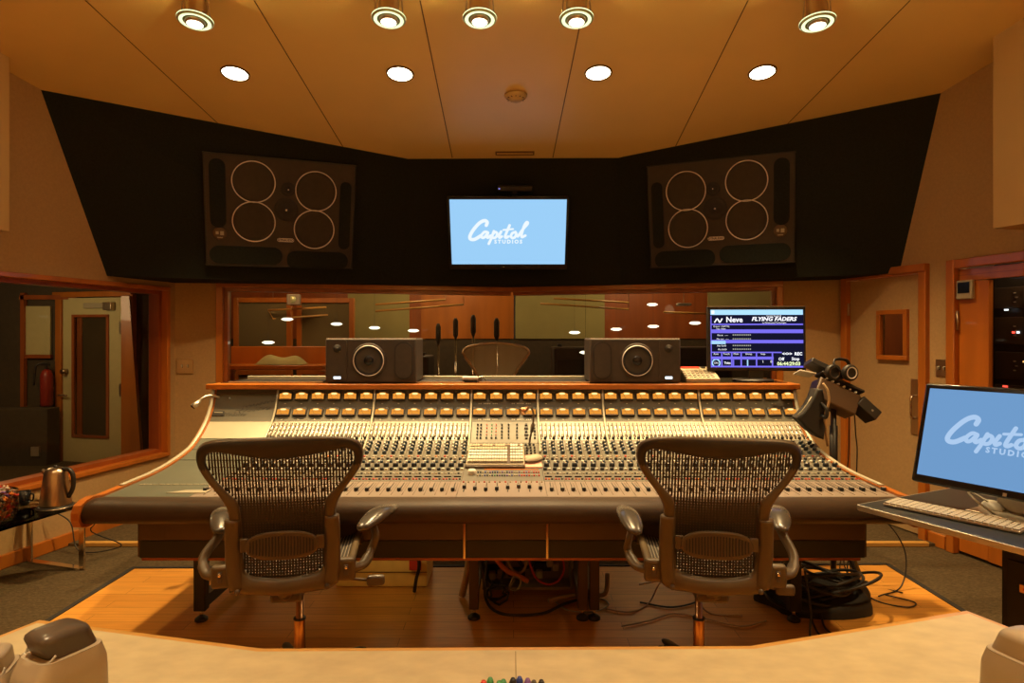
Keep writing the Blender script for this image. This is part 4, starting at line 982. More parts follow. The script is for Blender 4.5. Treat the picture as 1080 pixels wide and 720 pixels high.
for y in (340, 373, 427, 457):
    for k in range(10): R_(335+k*16, y-8, 345+k*16, y+2, 'scr_grey')
    R_(215-(40 if y > 400 else 0), y-10, 300, y+4, 'scr_white') if False else None
yy = -.0042
def T_(s, x, y, size, m, **k): f.mat(m); text_into(f, s, size/475*H_, Ms, (x-145)/790*W_-.2925, .186-(y-130)/475*H_, yy, depth=.0001, **k)
T_('Neve', 350, 213, 62, 'scr_white', bold=.0012); T_('FLYING FADERS', 685, 208, 44, 'scr_white', shear=.25, bold=.0012, sx=1.15); T_('Capitol Studio B', 685, 182, 18, 'scr_white'); T_('by Martinsound Technologies', 690, 238, 16, 'scr_white')
T_('Project:  CAPITOL', 240, 268, 17, 'scr_white', align='CENTER'); T_('Title:  MAIN', 235, 288, 15, 'scr_white')
T_('Mix in:  -----', 250, 340, 18, 'scr_white'); T_('Mix out:  -----', 250, 371, 18, 'scr_white'); T_('Play 00:00', 240, 427, 18, 'scr_white'); T_('Mix 00:00', 245, 457, 18, 'scr_white')
T_('Off', 745, 535, 34, 'scr_white', bold=.0006); T_('Stop', 865, 533, 34, 'scr_white', bold=.0006); T_('06:44:29:03', 808, 573, 40, 'scr_yellow', bold=.0010); T_('Trim', 288, 568, 26, 'scr_white', bold=.0006)
for s_, x_ in (('Auto', 192), ('Touch', 280), ('Mute', 362), ('Group', 470), ('Snap', 590)): T_(s_, x_, 493, 20, 'scr_white')
T_('<<>>', 795, 492, 34, 'scr_white', bold=.001); T_('REC', 890, 492, 34, 'scr_white', bold=.001); T_('1', 590, 556, 30, 'scr_white'); T_('0', 660, 556, 30, 'scr_white'); T_('ON', 192, 568, 22, 'scr_white')
M2 = Ms @ Matrix.Translation(V(((192-145)/790*W_-.2925, yy+.002, .186-(568-130)/475*H_)))
f.mat('scr_lightblue'); f.lathe([(.020, .0012), (.028, .0012)], M2, 24)
stroke(f.mat('scr_white'), [(((a-145)/790*W_-.2925), .186-(b-130)/475*H_) for a, b in ((182, 232), (205, 205), (225, 232), (245, 205))], .004, Ms, yy)
f.build('screen_graphics', ds)

def chordm(x, pa, pb, lift):
    a, b = surf(x, yrow(pb), 0)[0], surf(x, yrow(pa), 0)[0]; T = (b-a).normalized(); N = V((0, -T.z, T.y)); c = (a+b)/2+N*lift; M = Matrix.Identity(4)
    for i in range(3): M[i][0] = (1, 0, 0)[i]; M[i][1] = -N[i]; M[i][2] = T[i]; M[i][3] = c[i]
    return M, (b-a).length
# master keyboard + mouse + gooseneck lamp on the console
M, KL = chordm(-.089, 471, 494, .012); print('KL', KL)
t = thing('keyboard', M.translation, 'beige computer keyboard resting on the console centre', 'keyboard')
f = MB('dark_plastic'); f.box((0, .004, -.004), (.318, .016, KL), M, .004); f.mat('beige_plastic').box((0, -.005, 0), (.312, .010, KL-.012), M, .004); f.mat('dark_plastic').box((0, -.0105, -.004), (.298, .002, KL-.035), M); f.build('keyboard_case', t)
f = MB('cream'); kh = (KL-.045)/6
for j in range(6):
    for i in range(21):
        x = -.142+i*.0142
        if (j == 0 and i % 5 == 4) or i == 15: continue
        f.mat('white_plastic' if (i > 15 and j < 3) or j in (2, 3, 4) else 'beige_plastic').box((x, -.015, (KL-.045)/2-.004-kh*(j+.5)), (.0115, .010, kh*.72), M)
f.build('keys', t)
M, ML_ = chordm(.118+.05, 481, 493.5, .004); m = MB('pink'); m.box((-.055, 0, 0), (.095, .006, ML_), M, .001); tag(m.build('mouse_pad'), 'small pink mouse pad on the console centre', 'mouse pad')
t = thing('computer_mouse', surf(.118, yrow(487), .02)[0], 'tan computer mouse tilted on small pink pad', 'mouse'); M = chordm(.118, 481, 493.5, .012)[0] @ Matrix.Rotation(.9, 4, 'Y') @ Matrix.Diagonal(V((1.15, 1, 1.15, 1)))
f = MB('beige_plastic'); f.grid(lambda u, v: M @ V((.032*math.cos(2*PI*v)*math.sin(PI*u/2)*(1), -.03*math.cos(PI*u/2), .052*math.sin(2*PI*v)*math.sin(PI*u/2))), 8, 20); f.build('mouse_shell', t)
f = MB('dark_plastic'); f.lathe([(.034, 0), (.036, .006), (.034, .01)], M @ Matrix.Diagonal(V((1, 1, 1.5, 1))), 20); f.build('mouse_base', t)
b0 = surf(.10, yrow(468), 0)[0]; t = thing('gooseneck_lamp', b0, 'small brass gooseneck lamp rising from the console centre', 'lamp')
f = MB('dark_plastic'); pts = [b0, P(559.5, 460, 3.64), P(562, 448, 3.62), P(562.5, 436, 3.60), P(560, 430, 3.58), P(556, 430.5, 3.55)]; f.tube(smooth_path(pts), .006, 8); f.tube([P(561, 455, 3.63), P(562, 447, 3.62)], .011, 10); f.build('neck', t)
f = MB('copper'); f.tube([P(557, 429.5, 3.56), P(554, 432, 3.54), P(550, 434, 3.52)], [.010, .017, .022], 14); f.build('lamp_shade', t)
b0 = V((-1.80, 3.80, 1.0)); t = thing('talkback_microphone', P(226, 420, 3.86), 'silver gooseneck microphone at the console left end', 'microphone')
f = MB('silver'); f.tube(smooth_path([P(232, 419, 3.87), P(222, 417, 3.84), P(213, 420, 3.80), P(208, 426, 3.78)]), .007, 8); f.build('neck', t)
f = MB('silver'); f.tube([P(211, 422, 3.79), P(206.5, 426.5, 3.77), P(203.5, 429, 3.76)], [.009, .017, .019], 14); f.mat('black').tube([P(204, 428.4, 3.762), P(203, 429.4, 3.758)], .016, 12); f.build('capsule', t)

# ------------------------------------------------------------------ mesh office chairs
OUT = [(0, 1.107), (.12, 1.105), (.22, 1.098), (.27, 1.080), (.292, 1.045), (.288, .995), (.262, .945), (.225, .895), (.197, .845), (.190, .80), (.198, .76), (.200, .70), (.200, .60), (.198, .545), (.18, .515), (.15, .505), (.10, .503), (.05, .499), (0, .497)]
INN = [(0, 1.024), (.06, 1.028), (.13, 1.038), (.20, 1.050), (.245, 1.048), (.258, 1.02), (.252, .99), (.225, .943), (.185, .895), (.155, .86), (.147, .80), (.146, .76), (.145, .70), (.143, .62), (.138, .595), (.12, .578), (.08, .570), (.04, .566), (0, .565)]
def bkf(x, z): return -.40+.60*x*x-.16*max(0, z-.70)+.12*max(0, .70-z)+.02*math.cos((z-.7)*6)
def loop(h):
    p = smooth_path([(a, 0, b) for a, b in h], 4); q = [(v.x, v.z) for v in p]
    return q+[(-a, b) for a, b in reversed(q[1:-1])]
def make_chair(name_label, pads):
    t = thing('office_chair', (0, 0, 0), name_label, 'chair', 'mesh office chairs at the console')
    lo, li = loop(OUT), loop(INN); n = len(lo)
    prof = [(0, 0), (.12, -.016), (.35, -.023), (.6, -.020), (.85, -.012), (1, 0), (.85, .010), (.5, .014), (.12, .010)]
    vs = []
    for (ox, oz), (ix, iz) in zip(lo, li):
        for tt, d in prof:
            x, z = ox+(ix-ox)*tt, oz+(iz-oz)*tt; vs.append((x, bkf(x, z)+d, z))
    m = len(prof); fs = [(i*m+k, i*m+(k+1) % m, ((i+1) % n)*m+(k+1) % m, ((i+1) % n)*m+k) for i in range(n) for k in range(m)]
    f = MB('chair_frame'); fq = f.vf(vs, fs, True); f.mat('chair_mesh')
    for kq, q_ in enumerate(fq):
        if kq % m in (1, 2, 3, 4, 5, 6) and q_.calc_center_median().z > .985: q_.material_index = f.cur
    f.mat('chair_frame')
    # raised outer uprights beside the waist, as on the photo
    for s in (-1, 1):
        f.tube(smooth_path([(s*.172, bkf(.172, .80)-.02, .80), (s*.178, bkf(.17, .74)-.028, .74), (s*.180, bkf(.17, .62)-.028, .62), (s*.176, bkf(.17, .545)-.028, .545)]), [.016]+[.026]*17+[.02], 10) if False else None
        f.tube(smooth_path([(s*.176, bkf(.17, .79)-.012, .795), (s*.178, bkf(.17, .74)-.014, .74), (s*.178, bkf(.17, .62)-.014, .62), (s*.168, bkf(.17, .545)-.014, .535)]), .027, 10, flat=.8)
        f.mat('dark_plastic').lathe([(.010, 0), (.010, .006), (0, .007)], Matrix.Translation(V((s*.158, bkf(.158, .53)-.036, .53))), 12); f.mat('chair_frame')
    f.build('back_frame', t)
    # woven back
    def ext(x, vert=True):
        c = []
        for a, b in zip(li, li[1:]+li[:1]):
            i, j = (0, 1) if vert else (1, 0)
            if (a[i]-x)*(b[i]-x) < 0: c.append(a[j]+(b[j]-a[j])*(x-a[i])/(b[i]-a[i]))
        return (min(c), max(c)) if len(c) > 1 else None
    f = MB('chair_mesh'); k = -24
    while k <= 24:
        x = k*.0108+.0003; e = ext(x); k += 1
        if not e: continue
        z0, z1 = e; nn = max(2, int((z1-z0)/.03)); vs = []
        for i in range(nn+1):
            z = z0+(z1-z0)*i/nn; y = bkf(x, z)+.004; w = .0035 if z > .86 else .0040
            vs += [(x-w, y, z), (x+w, y, z)]
        f.vf(vs, [(2*i, 2*i+1, 2*i+3, 2*i+2) for i in range(nn)], False)
    z = .57
    while z < 1.05:
        e = ext(z, False)
        if e:
            x0, x1 = e; nn = 16; vs = []; hw = .0011 if z > .86 else .0030
            for i in range(nn+1):
                x = x0+(x1-x0)*i/nn; y = bkf(x, z)+.0045; vs += [(x, y, z-hw), (x, y, z+hw)]
            f.vf(vs, [(2*i, 2*i+1, 2*i+3, 2*i+2) for i in range(nn)], False)
        z += .026 if z > .86 else .0105
    f.build('mesh_back', t)
    # lumbar pad
    f = MB('chair_frame'); yb = bkf(0, .695)-.030
    el = [(.128*math.copysign(abs(math.cos(a))**.75, math.cos(a)), .695+.052*math.copysign(abs(math.sin(a))**.8, math.sin(a))) for a in [2*PI*i/36 for i in range(36)]]
    f.prism(el, yb, yb+.018, bev=.004)
    for s in (-1, 1): f.box((s*.134, yb+.016, .70), (.03, .014, .05), bev=.004)
    for i in range(-10, 11):
        x = i*.011; h = .037*(1-(x/.13)**2)**.5 if abs(x) < .128 else 0
        f.mat('chair_mesh').box((x, yb-.001, .695), (.004, .005, 2*h))
    f.build('lumbar_pad', t)
    # seat
    def sf(u, v):
        x = -.235+.47*u; y = -.27+.52*v
        return (x, y, .525+.035*(2*u-1)**2+.012*math.cos(PI*v)-(.06*max(0, v-.82)/.18*max(0, v-.82)/.18))
    f = MB('chair_mesh'); f.grid(sf, 24, 20)
    for k in range(34):
        u = (k+.5)/34; pts = [V(sf(u, j/16))+V((0, 0, .002)) for j in range(17)]; f.mat('grey_plastic').tube(pts, .0022, 4)
    f.build('seat', t)
    f = MB('chair_frame')
    pr = [sf(0, j/14) for j in range(15)]+[sf(i/10, 1) for i in range(1, 11)]+[sf(1, 1-j/14) for j in range(1, 15)]+[sf(1-i/10, 0) for i in range(1, 10)]
    f.tube([V(q)+V((0, 0, -.004)) for q in pr], .017, 8, closed=True, flat=.8); f.build('seat_frame', t)
    f = MB('dark_plastic'); f.box((0, -.03, .445), (.20, .26, .05), bev=.02); f.box((0, -.22, .47), (.12, .22, .04), bev=.012)
    f.tube([(0, -.33, .49), (0, -.36, .53)], .03)
    f.tube([(.1, -.05, .44), (.30, -.10, .43)], .006, 6); f.box((.325, -.105, .43), (.075, .03, .045), bev=.012)
    f.tube([(-.1, -.05, .44), (-.26, -.10, .42)], .005, 6)
    f.build('tilt_mechanism', t)
    # arms
    for s, (nx, ny, fx, fy) in zip((-1, 1), pads):
        bx = s*.225
        f = MB('chair_frame'); f.box((s*.222, -.345, .575), (.075, .04, .085), bev=.012); f.mat('dark_plastic').box((s*.225, -.368, .578), (.016, .006, .04), bev=.002)
        f.mat('chrome').lathe([(.007, 0), (.006, .006), (0, .007)], Matrix.Translation(V((s*.225, -.37, .588))), 10); f.mat('chair_frame')
        mx, my = nx+(fx-nx)*.35, ny+(fy-ny)*.35
        f.tube(smooth_path([(s*.235, -.34, .575), (s*.285, -.31, .575), (s*.315, -.25, .615), (mx+s*.01, my-.03, .665), (mx, my, .695)]), [.026]*4+[.023]*6+[.018]*15, 10, flat=.7)
        ar = f.build('arm', t)
        f = MB('chair_pad'); L_ = V((fx-nx, fy-ny, 0)); d = L_.normalized(); q = V((-d.y, d.x, 0))
        def pad(u, v, nx=nx, ny=ny, L_=L_, q=q):
            a = 2*PI*v; e = math.sin(PI*min(max(u, 0.0), 1.0))**.42
            wd = (.048-.010*u)*e; c = V((nx, ny, .722-.006*math.cos(2*PI*u)+.010*u))+L_*u
            return c+q*(wd*math.copysign(abs(math.cos(a))**.8, math.cos(a)))+V((0, 0, (.024 if math.sin(a) > 0 else .022)*e*math.copysign(abs(math.sin(a))**.8, math.sin(a))))
        f.grid(pad, 22, 20); f.build('armrest', ar)
    # column and base
    f = MB('copper'); f.vlathe([(.0235, .02), (.0235, .245), (.0215, .25), (.016, .252), (.016, .43)], (0, 0, 0), 20); f.mat('black').vlathe([(.026, .245), (.026, .252)], (0, 0, 0), 20); f.build('gas_column', t)
    f = MB('black'); f.vlathe([(.045, .06), (.05, .09), (.035, .115), (.03, .12)], (0, 0, -.081), 20); f.build('hub', t)
    for k in range(5):
        a = PI/2+.35+2*PI*k/5; d = V((math.cos(a), math.sin(a), 0))
        f = MB('black'); f.tube([d*.03+V((0, 0, .019)), d*.18+V((0, 0, .017)), d*.31+V((0, 0, -.001)), d*.335+V((0, 0, -.006))], [.030, .027, .020, .012], 8, flat=.6); b = f.build('base_arm', t)
        f = MB('black'); q = V((-d.y, d.x, 0))
        for s in (-1, 1): c = d*.325+q*s*.014+V((0, 0, -.0545)); f.tube([c-q*.009, c+q*.009], .026, 16)
        f.build('caster', b)
    return t
def put_chair(label, o, rz, pads):
    K = .948; O = V((o[0]*K, o[1]*K, 0)); Ri = Matrix.Rotation(-rz, 3, 'Z'); out = []
    for q in pads:
        a, b = Ri @ (V((*q[0], 0))-O)/K, Ri @ (V((*q[1], 0))-O)/K; out.append((a.x, a.y, b.x, b.y))
    c = make_chair(label, out); c.location = (O.x, O.y, .006+.077); c.rotation_euler = (0, 0, rz); c.scale = (K, K, K)
put_chair('mesh backed office chair on the left, tan frame, facing console', (-.916, 2.70), math.radians(10), (((-1.055, 2.26), (-1.175, 2.545)), ((-.56, 2.30), (-.478, 2.585))))
put_chair('mesh backed office chair on the right, tan frame, facing console', (.806, 2.70), math.radians(-7.5), (((.450, 2.25), (.448, 2.575)), ((.985, 2.28), (1.085, 2.575))))

# ------------------------------------------------------------------ front desk
ZD = .78
poly = [(-1.25, .75), (-1.22, 1.40), (-1.163, 1.54), (-.558, 1.400), (.537, 1.412), (1.156, 1.592), (1.215, 1.45), (1.25, .75)]
t = thing('front_desk', (0, 1.0, 0), 'curved pale laminate desk with wood edge nearest the camera', 'desk')
f = MB('oak_edge'); f.slab(poly, ZD-.045, ZD-.002, bev=.004); f.build('wood_edge', t)
def inset(p, d):
    out = []; n = len(p)
    for i in range(n):
        a, b, c = V(p[i-1]), V(p[i]), V(p[(i+1) % n]); e1 = (b-a).normalized(); e2 = (c-b).normalized()
        n1 = V((-e1.y, e1.x)); n2 = V((-e2.y, e2.x)); s = (n1+n2); s = s/s.dot(n1)*-1
        out.append(tuple(b+s*d*-1*(-1)))
    return out
f = MB('laminate'); f.slab(inset(poly, .020), ZD-.02, ZD); f.build('desk_top', t)
f = MB('seam'); f.box((.008, 1.08, ZD+.0002), (.0012, .60, .0008)); f.build('top_seam', t)
f = MB('oak_dark'); f.box((0, .9, .37), (2.2, .25, .74)); f.build('desk_base', t)
# marker cup
cup = (.002, 1.06)
m = MB('black'); m.slab(rrect(.135, .05, .02, 4, cup[0], cup[1]), ZD, ZD+.008); 
for (x, y, w, d) in ((cup[0], cup[1]-.024, .13, .004), (cup[0], cup[1]+.024, .13, .004)): m.box((x, y, ZD+.03), (w, d, .06))
for x in (-.066, .066): m.box((cup[0]+x, cup[1], ZD+.03), (.004, .05, .06))
tag(m.build('pen_tray'), 'low black tray of marker pens at the near desk edge', 'tray')
for i, (px, py, cm, lb) in enumerate(((510, 717.5, 'red', 'red capped marker pen at the left end of the tray'), (517, 714.5, 'green', 'tall green capped marker pen beside the red one'), (531, 716.5, 'green', 'short green capped marker pen right of centre green'), (526.5, 718, 'green', 'small green capped marker pen partly hidden between two greens'), (541, 715, 'black', 'black capped marker pen left of the dark blue one'), (548, 713.5, 'blue', 'tallest dark blue marker pen in the tray'), (556.5, 715.5, 'violet', 'violet blue marker pen right of the tallest pen'), (563, 717.5, 'dark_plastic', 'brown capped marker pen near the right end'), (571, 717, 'black', 'black marker pen at the right end of the tray'))):
    y = 1.06+.012*((i*7) % 3-1); p = P(px, py, y); t = thing('marker_pen', (p.x, y, ZD+.008), lb, 'marker pen', 'marker pens in the tray')
    f = MB('white_plastic'); f.tube([(p.x+.002, y, ZD+.008), (p.x, y, p.z-.04)], .0055, 10); f.build('barrel', t)
    f = MB(cm); f.tube([(p.x, y, p.z-.045), (p.x, y, p.z-.006), (p.x, y, p.z)], [.0066, .0062, .0035], 12); f.build('cap', t)
# two-tone desktop devices at the corners of the desk
def device(c, rz, label, flip, s=1.0):
    M = Matrix.Translation(V(c)) @ Matrix.Rotation(rz, 4, 'Z') @ Matrix.Scale(s, 4)
    t = thing('desktop_device', c, label, 'device', 'grey hooded desktop devices')
    f = MB('beige_plastic'); f.slots[0] = 'device_shell'
    # body: side outline swept with bulging sides
    def body(u, v):
        a = 2*PI*v; z = .135*u; w = .056*(1-.10*u-.25*max(0, u-.8)); d = .078*(1-.22*u-.5*max(0, u-.8)); 
        e = lambda q: math.copysign(abs(q)**.42, q)
        return M @ V((w*e(math.cos(a)), d*e(math.sin(a))+.012*u, z))
    f.grid(body, 16, 48); f.grid(lambda u, v: M @ V(((1-u)*.0532*math.copysign(abs(math.cos(2*PI*v))**.42, math.cos(2*PI*v))*.86, (1-u)*.078*.68*math.copysign(abs(math.sin(2*PI*v))**.42, math.sin(2*PI*v))+.012, .135+.004*math.sin(u*PI/2))), 4, 48)
    f.build('housing', t)
    f = MB('dark_plastic') if not flip else MB('device_shell')
    def hood(u, v):
        k = 1.0 if u < .7 else max(0.0, math.cos(min(1, (u-.7)/.3)*PI/2))**.6+.001
        h = .132+.050*(u if u < .7 else .7+.3*math.sin((u-.7)/.3*PI/2)); c_, s_ = math.cos(2*PI*v), math.sin(2*PI*v)
        return M @ V((.038*k*math.copysign(abs(c_)**.45, c_), .044*k*math.copysign(abs(s_)**.5, s_)+.018-.02*u, h))
    f.grid(hood, 14, 40)
    f.build('hood', t)
    f = MB('white_plastic'); f.tube(smooth_path([M @ V(p) for p in ((-.042, -.02, .150), (-.042, -.026, .137), (-.036, -.030, .134), (.030, -.030, .134), (.040, -.02, .145))]), .0022*s, 6); f.build('cradle_rim', t)
    f = MB('black'); Mf = M @ Matrix.Translation(V((0, -.075, .085))) @ Matrix.Rotation(.2, 4, 'X')
    f.lathe([(.006, .0), (.006, .004), (0, .004)], Mf @ Matrix.Translation(V((-.0 if not flip else -.035, 0, .022))), 14); f.prism(rrect(.075, .05, .015, 4, .0, -.02), -.004, .004, Mf); f.build('front_panel', t)
    return t
mat('device_shell', (.46, .38, .27), .32, var=.03)
device(P(58, 727, 1.12).xy.to_3d()+V((0, 0, ZD)), -.45, 'dark hooded grey desktop device at the front desk left corner', False, .98)
device(P(-14, 727, 1.10).xy.to_3d()+V((0, 0, ZD)), .35, 'pale desktop device cut off by the left picture edge', True, .80)
device(P(1092, 727, 1.10).xy.to_3d()+V((0, 0, ZD)), .35, 'cream hooded desktop device at the front desk right corner', True, .96)

# ------------------------------------------------------------------ right computer desk
u = V((.43, -.902, 0)); w = V((.902, .43, 0)); T0 = V((1.388, 2.505, .80))
Md = frame(T0, u, V((0, 0, 1)))    # local x along near edge toward camera, local y away to the far right
t = thing('computer_desk', T0+u*.5+w*.4-V((0, 0, .8)), 'black computer desk with silver edge at the right', 'desk')
f = MB('black_gloss'); f.slots[0] = 'desk_top_black'; mat('desk_top_black', (.03, .035, .04), .35)
f.box((.75, .42, -.013), (1.5, .84, .024), Md, .003); f.build('desk_top', t)
f = MB('silver'); f.box((.75, -.004, -.014), (1.5, .008, .022), Md, .002); f.box((-.004, .42, -.014), (.008, .84, .022), Md, .002); f.build('edge_band', t)
f = MB('black_matte'); f.box((1.2, .45, -.42), (.5, .5, .70), Md, .006); f.build('pedestal', t)
f = MB('black'); f.box((.55, .76, -.41), (.04, .04, .77), Md); f.build('leg', t)
t = thing('computer_tower', (1.93, 2.15, .0), 'black cabinet with small square badge under the computer desk', 'cabinet')
Mtw = frame(V((516/F*2.28, 2.28, 0)), u, V((0, 0, 1)))
f = MB('black_matte'); f.box((.25, .22, .36), (.5, .44, .70), Mtw, bev=.006); f.box((.25, .0, .36), (.46, .012, .62), Mtw, bev=.004); f.build('cabinet_body', t)
f = MB('copper'); f.box((.085, -.010, .58), (.045, .008, .030), Mtw, bev=.002); f.mat('red').box((.085, -.015, .58), (.02, .003, .008), Mtw); f.build('badge', t)
# keyboard
K0, K1 = V((1.462, 2.48, .80)), V((1.700, 2.146, .80)); ku = (K1-K0).normalized()
Mk = frame((K0+K1)/2, ku, V((0, 0, 1)))
t = thing('keyboard', (K0+K1)/2, 'slim white keyboard on the black computer desk', 'keyboard')
f = MB('silver'); f.box((0.02, .062, .006), (.44, .118, .010), Mk, .003); f.build('keyboard_case', t)
f = MB('white_plastic')
for j in range(6):
    for i in range(20): f.box((-.186+i*.0217, .013+j*.0195, .0135), (.0178, .0165, .006), Mk, .0)
f.build('keys', t)
q = V((1.86, 2.42, .80)); t = thing('computer_mouse', q, 'white computer mouse below the right monitor', 'mouse')
f = MB('white_plastic'); f.grid(lambda a, b: q+V((.036*math.cos(2*PI*b)*math.sin(PI*a/2)+.012*math.sin(2*PI*b)*math.sin(PI*a/2), .060*math.sin(2*PI*b)*math.sin(PI*a/2), .004+.032*math.cos(PI*a/2))), 10, 24); f.mat('grey_plastic').vlathe([(.036, 0), (.037, .005)], q, 24, sy=1.6); f.build('mouse_shell', t)
m = MB('white_plastic'); m.tube(smooth_path([(1.80, 2.33, .806), (1.76, 2.38, .85), (1.80, 2.46, .86), (1.86, 2.40, .82), (1.90, 2.34, .806), (2.0, 2.3, .806)]), .004, 6); tag(m.build('white_cable'), 'white cable looped on the computer desk beside the mouse', 'cable')
# monitor
A = P(976, 403.5, 2.60); B = P(960, 506, 2.545); up = (A-B).normalized(); ru = V((.46, -.885, 0)).normalized(); ru = (ru-up*ru.dot(up)).normalized()
hm = (A-B).length; wmn = .66; Mm_ = frame(A+ru*wmn/2-up*hm/2, ru, up)
t = thing('computer_monitor', (A+ru*wmn/2).xy.to_3d()+V((0, 0, .8)), 'large black monitor with blue screen at the right edge', 'monitor')
f = MB('black_gloss'); f.box((0, .02, 0), (wmn, .035, hm), Mm_, .008); f.build('monitor_body', t)
f = MB('screen_blue_dim'); dh = hm-.052; f.box((0, -.0005, .004), (wmn-.045, .002, dh), Mm_); dd = f.build('display', t)
f = MB('screen_text_dim'); logo(f, Mm_, .335, -.052, .012, -.004); f.build('lettering', dd)
f = MB('led_white'); f.slots[0] = 'silver'; f.box((0, -.001, -hm/2+.012), (.012, .002, .012), Mm_); f.build('emblem', t)
bs = A+ru*wmn/2-up*hm/2; f = MB('silver'); f.box(V((bs.x+.06, bs.y+.06, .804)), (.24, .2, .008), bev=.003, rz=math.atan2(ru.y, ru.x)); f.box(V((bs.x+.08, bs.y+.05, .93)), (.16, .012, .26), rz=math.atan2(ru.y, ru.x)); f.build('stand', t)

# ------------------------------------------------------------------ left glass table and its things
Z = .415; G = [(-2.67, 3.94), (-3.12, 4.08), (-3.30, 3.45), (-3.38, 3.1), (-2.86, 3.1)]
t = thing('glass_table', (-3.0, 3.6, 0), 'low glass side table with chrome legs under the left window', 'table')
f = MB('table_glass'); f.slab(G, Z-.012, Z, bev=.002); f.build('table_top', t)
for (a, b) in (((-2.70, 3.93), (-3.13, 4.06)), ((-2.86, 3.15), (-3.3, 3.2))):
    f = MB('chrome')
    for p in (a, b): f.box((p[0], p[1], Z/2-.01), (.045, .012, Z-.03), bev=.002, rz=-.3)
    an = math.atan2(b[1]-a[1], b[0]-a[0]); L_ = math.dist(a, b)
    for z in (.008, Z-.022): f.box(((a[0]+b[0])/2, (a[1]+b[1])/2, z), (L_, .045, .012), rz=an)
    f.build('leg_frame', t)
f = MB('chrome'); f.vlathe([(.018, 0), (.02, .006), (.012, .012)], (-2.685, 3.90, Z), 16); f.build('corner_cap', t)
kx, ky = -2.80, 3.84
t = thing('electric_kettle', (kx, ky, Z), 'brushed steel kettle with black handle on the glass table', 'kettle')
f = MB('steel'); f.vlathe([(.083, .018), (.084, .03), (.074, .12), (.060, .215), (.055, .232), (.035, .245), (.012, .248)], (kx, ky, Z), 32)
f.tube([(kx-.045, ky, Z+.20), (kx-.075, ky, Z+.222), (kx-.083, ky, Z+.228)], [.022, .014, .010], 10); f.build('kettle_body', t)
f = MB('black'); f.tube(smooth_path([(kx+.045, ky, Z+.236), (kx+.085, ky, Z+.232), (kx+.108, ky, Z+.19), (kx+.105, ky, Z+.12), (kx+.078, ky, Z+.065)]), .014, 10, flat=.9); f.vlathe([(.012, .246), (.012, .258)], (kx, ky, Z), 12); f.build('handle', t)
f = MB('black'); f.vlathe([(.098, 0), (.098, .012), (.085, .017)], (kx, ky, Z), 32); f.mat('steel').vlathe([(.1, .006), (.1, .010)], (kx, ky, Z), 32); f.build('power_base', t)
q = (-3.045, 3.90); m = MB('black_gloss'); m.vlathe([(.028, 0), (.036, .02), (.040, .085), (.036, .085), (.034, .03), (.0, .02)], (*q, Z), 24); m.tube(smooth_path([(q[0]+.036, q[1], Z+.07), (q[0]+.062, q[1], Z+.065), (q[0]+.058, q[1], Z+.03), (q[0]+.033, q[1], Z+.03)]), .005); tag(m.build('black_mug'), 'black mug between the kettle and the sweet jar', 'mug')
jx, jy = -2.93, 3.52
t = thing('glass_jar', (jx, jy, Z), 'round glass jar full of wrapped sweets at the left edge', 'jar')
f = MB('jar_glass'); f.vlathe([(.09, .0), (.115, .03), (.125, .10), (.118, .165), (.122, .175)], (jx, jy, Z+.001), 36); f.build('jar_body', t)
random.seed(5); m = MB('beige_plastic')
for i in range(190):
    a = random.uniform(0, 2*PI); z = random.uniform(.02, .185); r = (.108 if z < .16 else .085)*random.uniform(.45, 1)**.5*(1 if z > .04 else .85)
    m.mat(random.choice(['beige_plastic', 'white_plastic', 'red', 'candy_wrap', 'fascia', 'orange_plastic', 'candy_wrap', 'dark_plastic', 'violet']))
    c = V((jx+r*math.cos(a), jy+r*math.sin(a), Z+z)); d = V((random.gauss(0, 1), random.gauss(0, 1), random.gauss(0, 1))).normalized()*.018
    m.tube([c-d*1.3, c-d*.8, c-d*.5, c, c+d*.5, c+d*.8, c+d*1.3], [.010, .004, .010, .012, .010, .004, .010], 6, flat=.7)
tag(m.build('wrapped_sweets'), 'pile of wrapped sweets filling the glass jar', 'sweets', kind='stuff')
m = MB('black'); m.tube(smooth_path([(kx+.09, ky+.02, Z+.006), (-2.66, 3.90, Z+.0), (-2.64, 3.97, Z-.12), (-2.72, 4.05, .20), (-2.62, 4.2, .06), (-2.9, 4.2, .02), (-3.0, 4.25, .2), (-3.1, 4.2, .3)]), .004, 6); tag(m.build('kettle_cord'), 'black kettle cord hanging behind the glass table', 'cord')

# ------------------------------------------------------------------ headphone mixer stand at the console right end
sx, sy = 1.86, 3.62
t = thing('mixer_stand', (sx, sy, .006), 'black tripod stand behind the console right end', 'stand')
f = MB('black'); f.tube([(sx, sy, .12), (sx, sy, 1.10)], .016, 12); f.tube([(sx, sy, .45), (sx, sy, .95)], .022, 12); f.build('pole', t)
for k in range(3):
    a = .6+2*PI*k/3; f = MB('black'); f.tube([(sx, sy, .50), (sx+.30*math.cos(a), sy+.30*math.sin(a), .02)], .012, 8); f.tube([(sx, sy, .18), (sx+.17*math.cos(a), sy+.17*math.sin(a), .235)], .007, 6); f.build('leg', t)
q = P(886, 414, 3.60); Mq = frame(q, V((.90, -.25, -.42)), V((-.40, .15, .86)))
Mq = frame(P(883, 417, 3.6), V((1, -.1, -.50)), V((.45, .35, .85)))
t = thing('headphone_mixer', q, 'tilted black cue mixer box with white labels on the stand', 'mixer')
f = MB('fascia'); f.box((0, .04, -.005), (.25, .11, .13), Mq, .010); f.build('mixer_case', t)
f = MB('black'); f.box((.0, .02, .088), (.26, .09, .014), Mq, .003)
for i in range(6): f.mat('white_plastic' if i % 2 else 'grey_plastic').box((-.09+.035*i, .005+.02*(i % 2), .097), (.022, .03, .006), Mq, .001); f.lathe([(.007, 0), (.006, .012), (0, .012)], Mq @ Matrix.Translation(V((-.09+.035*i, -.012, .06))), 10)
